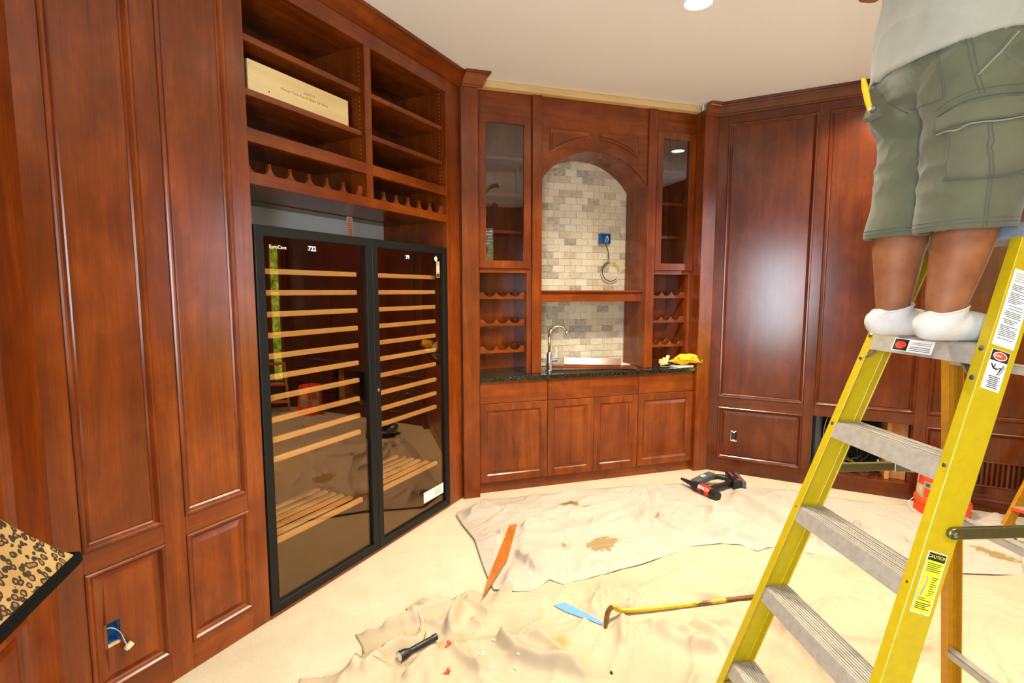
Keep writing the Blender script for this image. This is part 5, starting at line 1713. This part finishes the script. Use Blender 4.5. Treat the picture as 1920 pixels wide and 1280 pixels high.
shim_spots = [((2.555, 3.905), (2.63, 3.885), 0.005, 0.0), ((2.56, 3.925), (2.635, 3.900), 0.012, 0.2), ((2.575, 3.915), (2.60, 3.94), 0.022, 0.6), ((2.585, 3.91), (2.625, 3.95), 0.026, 0.7), ((2.600, 3.90), (2.655, 3.94), 0.030, 0.9), ((2.57, 3.93), (2.585, 3.95), 0.03, 0.5)]
SHL = ['lying flat at the bottom of the pile', 'second from the bottom of the pile', 'leaning at the left of the pile', 'standing in the middle of the pile', 'leaning to the right on top of the pile', 'at the back of the pile']
for (a, b, h, up), l in zip(shim_spots, SHL):
    plank('wood_shim', 'pale crumpled wood shim ' + l + ' on the counter', a, b, 0.030, 0.004, 0.934 + h, 0.934 + h + up * 0.075, RNG.uniform(-0.5, 0.5), 'shim', 'shim')
pb = thing('paper_pad', 'white paper pad under the yellow cloth on the counter end', 'paper pad', (2.765, 3.895, 0.9315), 0.08)
for i in range(4):
    bm = new_bm(); obox(bm, (RNG.uniform(-0.004, 0.004), RNG.uniform(-0.004, 0.004), 0.002 + i * 0.0046), (1, RNG.uniform(-0.04, 0.04), 0), (0, 1, 0), (0, 0, 1), 0.085, 0.055, 0.002)
    obj('sheet', bm, 'white_paper', pb)
bm = new_bm(); box(bm, -0.03, 0.05, -0.0565, -0.0555, 0.0005, 0.008)
obj('green_label', bm, 'yellow_label', pb)
bm = new_bm(); box(bm, -0.075, -0.02, -0.02, 0.03, 0.0182, 0.019)
obj('dark_print', bm, 'black_ink', pb)
bm = new_bm(); lathe(bm, [(0.024, 0.0), (0.042, 0.0), (0.042, 0.052), (0.024, 0.052), (0.024, 0.0)], (2.735, 4.03, 0.9315), 24)
based('tape_roll', bm, 'black_plastic', (2.735, 4.03, 0.9315), label='black tape roll behind the shims on the counter', cat='tape', smooth=True, angle=0.6)
# yellow cloth in a crumpled heap
bm = new_bm()
bmesh.ops.create_icosphere(bm, subdivisions=5, radius=1.0)
for v in bm.verts:
    p = v.co.copy()
    n_ = noise.noise(p * 1.6 + Vector((3, 1, 7))); r_ = 1 - abs(noise.noise(p * 2.7 + Vector((9, 2, 1))))
    k = 1 + 0.42 * n_ + 0.34 * r_ ** 3 - 0.14
    q = p * k
    taper = 1.0 if q.x > -0.3 else max(0.25, 1 + (q.x + 0.3) * 0.85)
    x = q.x * 0.128; y = q.y * 0.052 * taper; z = q.z * 0.040 * taper
    z += 0.02 * math.sin((q.x + 1) * 1.4)
    v.co = (2.782 + x * 0.975 + y * 0.3, 3.868 - x * 0.30 + y, max(0.9525, 0.985 + z))
based('yellow_cloth', bm, 'yellow_cloth', (2.78, 3.87, 0.952), label='crumpled bright yellow cloth lying on the white paper pad', cat='cloth', smooth=True, angle=4)

# ------------------------------------------------------------------ things on the floor
zc = lambda x, y: cloth_z(x, y)
# cordless nailer
ng = thing('nail_gun', 'dark cordless nail gun with red cap lying on the back drop cloth', 'nail gun', (2.75, 3.36, 0.03), 0)
OFF[ng.name] = Vector((2.75, 3.36, 0.03))
dz = 0.010
def nv_(p): return Vector((p[0], p[1], p[2] + dz))
bm = new_bm()
tube(bm, [nv_((2.53, 3.525, .062)), nv_((2.552, 3.45, .055)), nv_((2.57, 3.38, .05))], 0.02, 10, 2, radii=[0.010, 0.018, 0.034])
obj('nose', bm, 'black_plastic', ng, bevel=0.002)
bm = new_bm(); tube(bm, [nv_((2.568, 3.385, .045)), nv_((2.585, 3.27, .043)), nv_((2.60, 3.165, .042))], 0.038, 20, 1, radii=[0.038, 0.040, 0.036], round_ends=False)
dh = obj('drive_housing', bm, 'black_plastic', ng, smooth=True, angle=0.6)
bm = new_bm(); tube(bm, [nv_((2.578, 3.335, .0445)), nv_((2.592, 3.225, .0425))], 0.041, 20, 1, radii=[0.0415, 0.0408])
rc = obj('red_cover', bm, 'red_label', ng, smooth=True, angle=0.6)
ax = Vector((2.592, 3.225, 0)) - Vector((2.578, 3.335, 0))
tx = ax.normalized(); nn = Vector((-0.75, -0.55, 0.6)); nn = (nn - tx * nn.dot(tx)).normalized(); ty = nn.cross(tx)
mid = nv_((2.585, 3.28, .0435)) + nn * 0.0425
text('lettering', 'SENCO', 0.034, 'white_ink', ng, basis(tx, ty, mid), 0.0004)
bm = new_bm(); a = nv_((2.565, 3.405, .062)); b = nv_((2.80, 3.492, .075)); d = b - a
obox(bm, (a + b) / 2, d, (0, 0, 1), d.cross(Vector((0, 0, 1))), d.length / 2, 0.026, 0.034)
mg = obj('magazine', bm, 'grey_plastic', ng, bevel=0.012, seg=2)
bm = new_bm(); up = d.cross(Vector((0, 0, 1))).normalized()
obox(bm, (a + b) / 2 + Vector((0, 0, 0.0268)), d, up, (0, 0, 1), 0.024, 0.014, 0.0006)
obj('label_plate', bm, 'ivory', mg)
bm = new_bm(); tube(bm, [nv_((2.785, 3.480, .06)), nv_((2.84, 3.478, .06)), nv_((2.89, 3.455, .056)), nv_((2.915, 3.42, .052))], 0.023, 14, 5, radii=[0.024, 0.021, 0.023, 0.028])
obj('handle', bm, 'black_plastic', ng, smooth=True)
bm = new_bm(); tube(bm, [nv_((2.60, 3.285, .045)), nv_((2.70, 3.310, .045)), nv_((2.80, 3.335, .046)), nv_((2.895, 3.375, .048))], 0.024, 14, 5, radii=[0.030, 0.024, 0.022, 0.032])
obj('lower_arm', bm, 'black_plastic', ng, smooth=True)
bm = new_bm(); obox(bm, nv_((2.925, 3.385, .050)), (0.38, 0.92, 0), (-0.92, 0.38, 0), (0, 0, 1), 0.115, 0.033, 0.042)
bt = obj('battery', bm, 'black_plastic', ng, bevel=0.01, seg=2)
bm = new_bm(); obox(bm, nv_((2.972, 3.367, .048)), (0.38, 0.92, 0), (-0.92, 0.38, 0), (0, 0, 1), 0.112, 0.016, 0.036)
obj('battery_end', bm, 'grey_plastic', bt, bevel=0.008, seg=2)
bm = new_bm(); obox(bm, nv_((2.93, 3.42, .0925)), (0.38, 0.92, 0), (-0.92, 0.38, 0), (0, 0, 1), 0.05, 0.007, 0.0015)
obox(bm, nv_((2.905, 3.30, .0925)), (0.38, 0.92, 0), (-0.92, 0.38, 0), (0, 0, 1), 0.014, 0.012, 0.0025)
obj('red_button', bm, 'red_label', bt)

# long thin offcut of moulding
bm = new_bm()
prism(bm, [(0.963, 3.193), (1.015, 3.193), (0.887, 2.909), (0.827, 2.780), (0.597, 2.454), (0.671, 2.62)][::1], lambda p: (p[0], p[1], 0.0), lambda p: (p[0], p[1], 0.011))
M['offcut'] = wood('lighter_cherry_offcut', '#8a4c18', '#a86226', '#bb7634', axis='y')
oc = obj('wood_offcut', bm, 'offcut', None, label='long pointed cherry wood offcut lying on the drop cloth', cat='board', bevel=0.001)
m = Vector((0.8, 2.82, 0)); 
for v in oc.data.vertices: v.co -= m
oc.location = (0.8, 2.82, max(zc(0.62 + 0.36 * k / 24, 2.49 + 0.70 * k / 24) for k in range(25)) + 0.001)
oc.rotation_euler = (0.0, 0.0, 0)

# flashlight
fa, fb = Vector((0.151, 2.142, 0)), Vector((0.326, 2.229, 0))
fd = (fb - fa).normalized(); FL = (fb - fa).length
hz = max(zc(fa.x + (fb.x - fa.x) * k / 12, fa.y + (fb.y - fa.y) * k / 12) for k in range(13)) - 0.004
fq = thing('flashlight', 'black metal flashlight lying on the near drop cloth', 'flashlight', (fa.x, fa.y, hz + 0.024), 0)
bm = new_bm(); lathe(bm, [(0.016, 0.002), (0.0225, 0.0), (0.0235, 0.006), (0.0225, 0.014), (0.0215, 0.03), (0.0135, 0.052), (0.0125, 0.056)], (0, 0, 0), 24, fd)
obj('head', bm, 'black_plastic', fq, smooth=True, angle=0.5)
bm = new_bm(); lathe(bm, [(0.0, -0.0005), (0.0185, -0.0005), (0.0185, 0.003)], (0, 0, 0), 24, fd)
obj('lens', bm, 'lens', fq)
bm = new_bm(); lathe(bm, [(0.0125, 0.055), (0.0125, 0.075), (0.0132, 0.077), (0.0132, FL - 0.035), (0.0125, FL - 0.033), (0.0125, FL - 0.026), (0.0145, FL - 0.022), (0.0145, FL - 0.002), (0.012, FL)], (0, 0, 0), 24, fd)
obj('barrel', bm, 'black_plastic', fq, smooth=True, angle=0.5)
bm = new_bm(); lathe(bm, [(0.005, 0.0), (0.005, 0.003), (0.003, 0.004)], fd * 0.066 + Vector((0, 0, 0.0115)), 10, (0, 0, 1))
obj('switch', bm, 'rubber', fq)

# crowbar
CP = [(1.24, 2.151), (1.36, 2.137), (1.493, 2.122), (1.66, 2.104), (1.79, 2.09), (1.95, 2.077)]
cz0 = max(zc(a + (c - a) * k / 6, b + (d - b) * k / 6) for (a, b), (c, d) in zip(CP, CP[1:]) for k in range(7)) - 0.024
cb = thing('crowbar', 'worn yellow crowbar with bent claw lying beside the ladder', 'crowbar', (1.45, 2.13, cz0), 0)
OFF[cb.name] = Vector((1.45, 2.13, 0.0))
bm = new_bm(); tube(bm, [(1.162, 2.136, .083), (1.18, 2.14, .078), (1.205, 2.147, .058), (1.24, 2.151, .044), (1.36, 2.137, .036), (1.493, 2.122, .034), (1.66, 2.104, .033), (1.79, 2.09, .033)], 0.0118, 6, 5)
obj('bar', bm, 'yellow_paint', cb)
bm = new_bm(); tube(bm, [(1.105, 2.085, .022), (1.116, 2.102, .040), (1.133, 2.121, .066), (1.150, 2.131, .081), (1.166, 2.137, .083)], 0.01, 6, 5, radii=[0.007, 0.012, 0.013, 0.0125, 0.012])
obj('claw', bm, 'rust', cb, smooth=True)
bm = new_bm(); tube(bm, [(1.788, 2.09, .033), (1.88, 2.081, .031), (1.965, 2.076, .028)], 0.0095, 6, 3, radii=[0.0118, 0.013, 0.013])
obj('chisel_end', bm, 'rust', cb)

def draped(name, label, pts, mat, cat, lift, thick=0.001, dens=8):
    """thin strip laid over the cloth: outline of world points, triangulated and dropped on to the surface"""
    bm = new_bm()
    P = [Vector((p[0], p[1], 0)) for p in pts]
    vs_ = [bm.verts.new(p) for p in P]
    for t in tessellate_polygon([P]):
        bm.faces.new([vs_[i] for i in t])
    bmesh.ops.subdivide_edges(bm, edges=bm.edges, cuts=3, use_grid_fill=True)
    c = sum(P, Vector()) / len(P)
    for v in bm.verts:
        v.co.z = cloth_z(v.co.x, v.co.y) + lift
    base = Vector((c.x, c.y, cloth_z(c.x, c.y)))
    o = based(name, bm, mat, base, label=label, cat=cat)
    s_ = o.modifiers.new('thickness', 'SOLIDIFY'); s_.thickness = thick; s_.offset = 1
    return o
draped('painters_tape', 'strip of blue painter tape stuck to the cloth beside the crowbar claw', [(0.933, 2.317), (0.965, 2.322), (0.994, 2.308), (1.055, 2.222), (1.11, 2.118), (1.098, 2.105), (1.02, 2.191), (0.965, 2.262)], 'blue_tape', 'tape', 0.004)

# red wall plugs
RL = ['red plastic plug with a hole lying just below the flashlight', 'small red plastic plug lying right of the flashlight, farthest from camera', 'red plastic plug at the bottom edge of the picture']
for (x, y), l, an, s_ in zip(((0.359, 2.125), (0.621, 2.146), (0.331, 1.994)), RL, (0.8, 2.5, 0.3), (1.0, 0.75, 1.0)):
    z = cloth_z(x, y)
    t = thing('wall_plug', l, 'plug', (x, y, z + 0.009 * s_), an, group='red plastic plugs')
    bm = new_bm(); lathe(bm, [(0.0, -0.016 * s_), (0.0035 * s_, -0.016 * s_), (0.0065 * s_, 0.006 * s_)], (0, 0, 0), 12, (0.9, 0, 0.25))
    obj('stem', bm, 'red', t, smooth=True, angle=0.6)
    bm = new_bm(); lathe(bm, [(0.004 * s_, 0.012 * s_), (0.0105 * s_, 0.012 * s_), (0.011 * s_, 0.006 * s_), (0.006 * s_, 0.004 * s_), (0.004 * s_, 0.006 * s_), (0.004 * s_, 0.012 * s_)], (0, 0, 0), 14, (0.9, 0, 0.25))
    obj('collar', bm, 'red', t, smooth=True, angle=0.6)
for i, (x, y) in enumerate(((0.644, 2.079), (0.5, 2.06), (0.635, 1.972), (0.61, 1.94), (0.474, 2.054), (0.772, 2.207), (0.56, 2.10), (0.52, 1.99))):
    bm = new_bm(); L = RNG.uniform(0.006, 0.013); obox(bm, (0, 0, 0), (1, 0, 0), (0.2, 1, 0), (0, 0, 1), L, RNG.uniform(0.0022, 0.004), 0.0014)
    o = obj('plaster_chip', bm, 'debris', None, label='small white plaster chip scattered on the near drop cloth', cat='debris', group='white chips on the near cloth')
    o.location = (x, y, cloth_z(x, y) + 0.003); o.rotation_euler = (0, 0, RNG.uniform(0, 3))
bm = new_bm(); lathe(bm, [(0.010, 0), (0.0, 0.016)], (0, 0, 0), 3)
o = obj('dark_chip', bm, 'black_plastic', None, label='tiny dark triangular scrap near the bottom centre of the cloth', cat='debris'); o.location = (0.984, 1.80, cloth_z(0.984, 1.80) + 0.001)

# upside down orange bucket
bz = 0.006
bk = thing('bucket', 'orange plastic bucket standing upside down by right wall', 'bucket', (3.985, 2.515, cloth_z(3.985, 2.515) + 0.002), 0)
bm = new_bm(); lathe(bm, [(0.150, 0.0), (0.160, 0.0), (0.161, 0.016), (0.156, 0.018), (0.156, 0.030), (0.160, 0.032), (0.160, 0.044), (0.155, 0.046), (0.155, 0.070), (0.164, 0.074), (0.164, 0.098), (0.153, 0.104), (0.136, 0.362), (0.130, 0.372), (0.122, 0.372), (0.120, 0.364), (0.0, 0.364)], (0, 0, 0), 48)
bs = obj('shell', bm, 'orange', bk, smooth=True, angle=0.5)
def bpatch(a0, a1, z0, z1, mat, lift, n=6, sk=0.0):
    bm = new_bm()
    R = lambda z: 0.153 - (z - 0.104) * 0.017 / 0.258 + lift
    lo = []; hi = []
    for i in range(n + 1):
        a = a0 + (a1 - a0) * i / n
        lo.append(bm.verts.new((R(z0) * math.cos(a), R(z0) * math.sin(a), z0)))
        hi.append(bm.verts.new((R(z1) * math.cos(a + sk), R(z1) * math.sin(a + sk), z1)))
    for i in range(n):
        bm.faces.new((lo[i], lo[i + 1], hi[i + 1], hi[i]))
    return obj('label', bm, mat, bs, smooth=True, angle=4)
A_ = math.atan2(-2.515, -3.985)
bpatch(A_ - 1.5, A_ + 1.5, 0.115, 0.345, 'tape_silver', 0.0008, 20)
for a0, a1, z0, z1, mm in ((0.85, 1.35, 0.13, 0.20, 'shim'), (0.80, 1.20, 0.205, 0.275, 'red'), (1.22, 1.42, 0.21, 0.29, 'shim'), (0.35, 0.78, 0.235, 0.325, 'orange'), (0.40, 0.75, 0.12, 0.19, 'orange'), (-0.2, 0.3, 0.20, 0.30, 'shim'), (-0.9, -0.3, 0.12, 0.32, 'orange'), (0.5, 0.7, 0.20, 0.225, 'grey_plastic')):
    bpatch(A_ - a1, A_ - a0, z0, z1, mm, 0.0016)
bm = new_bm(); pts = [(0.163 * math.cos(A_ - 1.3), 0.163 * math.sin(A_ - 1.3), 0.085)] + [(0.20 * math.cos(A_ - 1.2 + k * 0.12) , 0.20 * math.sin(A_ - 1.2 + k * 0.12), 0.05 - 0.014 * k) for k in range(4)]
tube(bm, pts, 0.0022, 6, 4)
obj('bail_handle', bm, 'steel', bk, smooth=True)

# second ladder at the right edge
L2 = thing('step_stool', 'second amber stepladder with orange step at right edge of the picture', 'ladder', (4.19, 2.24, 0.024), 0)
up = Vector((0.40, -0.12, 1.0)); off2 = Vector((0.06, -0.36, 0))
for o_ in (Vector((0, 0, 0)), off2):
    bm = new_bm(); a = o_; b = o_ + up * 0.62
    pr = [(-0.034, -0.012), (0.034, -0.012), (0.034, 0.012), (-0.034, 0.012)]
    U = Vector((0.956, -0.294, 0)); V = Vector((0.294, 0.956, 0))
    prism(bm, pr, lambda p: a + U * p[0] + V * p[1], lambda p: b + U * p[0] + V * p[1])
    obj('rail', bm, 'amber_rail', L2, bevel=0.002)
    bm = new_bm(); c = o_ + Vector((0.30, -0.02, 0)); 
    prism(bm, [(-0.02, -0.01), (0.02, -0.01), (0.02, 0.01), (-0.02, 0.01)], lambda p: c + U * p[0] + V * p[1], lambda p: b + U * p[0] + V * p[1])
    obj('rear_leg', bm, 'black_plastic', L2)
for h in (0.12, 0.34, 0.60):
    bm = new_bm(); c = up * h + off2 / 2
    obox(bm, c, off2, U, (0, 0, 1), off2.length / 2 - 0.012, 0.05, 0.012)
    stp = obj('step', bm, 'orange', L2, bevel=0.002)
    bm = new_bm(); obox(bm, c + Vector((0, 0, 0.0135)), off2, U, (0, 0, 1), off2.length / 2 - 0.016, 0.046, 0.002)
    obj('tread', bm, 'alum', stp)
bm = new_bm(); c = up * 0.2 + off2 / 2 + U * 0.10
obox(bm, c, off2, U, (0, 0, 1), off2.length / 2 - 0.03, 0.012, 0.10)
obj('brace_panel', bm, 'black_plastic', L2)

# small hand tool
hx, hy = 3.955, 2.135
ht = thing('putty_knife', 'small black and dark red hand tool lying beyond the ladder spreader', 'hand tool', (hx, hy, cloth_z(hx, hy) + 0.012), -0.7)
bm = new_bm(); tube(bm, [(-0.055, 0, 0), (0.0, 0, 0.004), (0.05, 0, 0)], 0.013, 10, 4, radii=[0.010, 0.013, 0.011], round_ends=True)
obj('handle', bm, 'black_plastic', ht, smooth=True)
bm = new_bm(); tube(bm, [(-0.078, 0, -0.001), (-0.05, 0, 0)], 0.0125, 10, 1, round_ends=True)
obj('pommel', bm, 'red_label', ht, smooth=True)
bm = new_bm(); obox(bm, (0.085, 0, -0.003), (1, 0, 0), (0, 1, 0), (0, 0, 1), 0.038, 0.022, 0.001)
obj('blade', bm, 'steel', ht)

# ------------------------------------------------------------------ lamp with leopard shade, close to the camera on the left
lp = thing('floor_lamp', 'floor lamp with leopard print shade and black trim in left foreground', 'lamp', (-0.761, 1.057, 0.0), 0)
B, Tp, zb, zt = 0.200, 0.066, 1.05, 1.34
def sq(r, z, n=8, rnd=0.012):
    pts = []
    for k in range(4):
        a = PI / 4 + k * PI / 2
        c = Vector((math.copysign(r - rnd, math.cos(a)), math.copysign(r - rnd, math.sin(a)), z))
        for i in range(n):
            b = k * PI / 2 + (PI / 2) * i / (n - 1)
            pts.append((c.x + rnd * math.cos(b), c.y + rnd * math.sin(b), z))
    return pts
bm = new_bm()
outer = []
for i in range(13):
    t = i / 12
    r = Tp + (B - Tp) * ((1 - t) ** 1.55)
    outer.append(sq(r, zb + (zt - zb) * t))
inner = [[(p[0] * 0.985, p[1] * 0.985, p[2]) for p in ring] for ring in reversed(outer)]
loft(bm, outer + inner + [outer[0]], cap=False)
shade = obj('lamp_shade', bm, 'leopard', lp, smooth=True, angle=0.9)
bm = new_bm()
loft(bm, [sq(B + 0.004, zb - 0.016), sq(B + 0.007, zb - 0.008), sq(B + 0.005, zb + 0.006), sq(B - 0.001, zb + 0.009), sq(B - 0.006, zb - 0.014), sq(B + 0.004, zb - 0.016)], cap=False)
obj('trim', bm, 'trim_black', shade, smooth=True)
bm = new_bm()
loft(bm, [sq(Tp + 0.004, zt - 0.004), sq(Tp + 0.006, zt + 0.006), sq(Tp - 0.004, zt + 0.008), sq(Tp - 0.004, zt - 0.004), sq(Tp + 0.004, zt - 0.004)], cap=False)
obj('trim', bm, 'trim_black', shade, smooth=True)
bm = new_bm(); lathe(bm, [(0.0, 0.0), (0.15, 0.0), (0.15, 0.012), (0.10, 0.028), (0.03, 0.04), (0.014, 0.06), (0.012, 0.5), (0.02, 0.55), (0.012, 0.6), (0.012, 1.10), (0.02, 1.14), (0.0, 1.16)], (0, 0, 0), 28)
obj('stand', bm, 'brass', lp, smooth=True, angle=0.6)
bm = new_bm()
for s in (1, -1):
    tube(bm, [(0, 0, 1.12), (s * 0.045, 0, 1.20), (s * 0.03, 0, 1.29), (0, 0, 1.325)], 0.003, 6, 4)
for a in range(4):
    tube(bm, [(0, 0, 1.325), (Tp * math.cos(a * PI / 2), Tp * math.sin(a * PI / 2), 1.325)], 0.002, 6, 1)
obj('harp', bm, 'brass', lp, smooth=True)

bd = bpy.data.lights.new('bulb_light', 'POINT')
bd.energy = BULB_POWER
bd.color = (1.0, 0.80, 0.52)
bd.shadow_soft_size = 0.03
blo = bpy.data.objects.new('bulb_light', bd)
COL.objects.link(blo)
blo.parent = lp
blo.location = (0, 0, 1.235)
bm = new_bm(); lathe(bm, [(0.0, 1.15), (0.013, 1.155), (0.014, 1.185), (0.010, 1.19), (0.0, 1.19)], (0, 0, 0), 16)
obj('bulb_socket', bm, 'brass', lp, smooth=True)
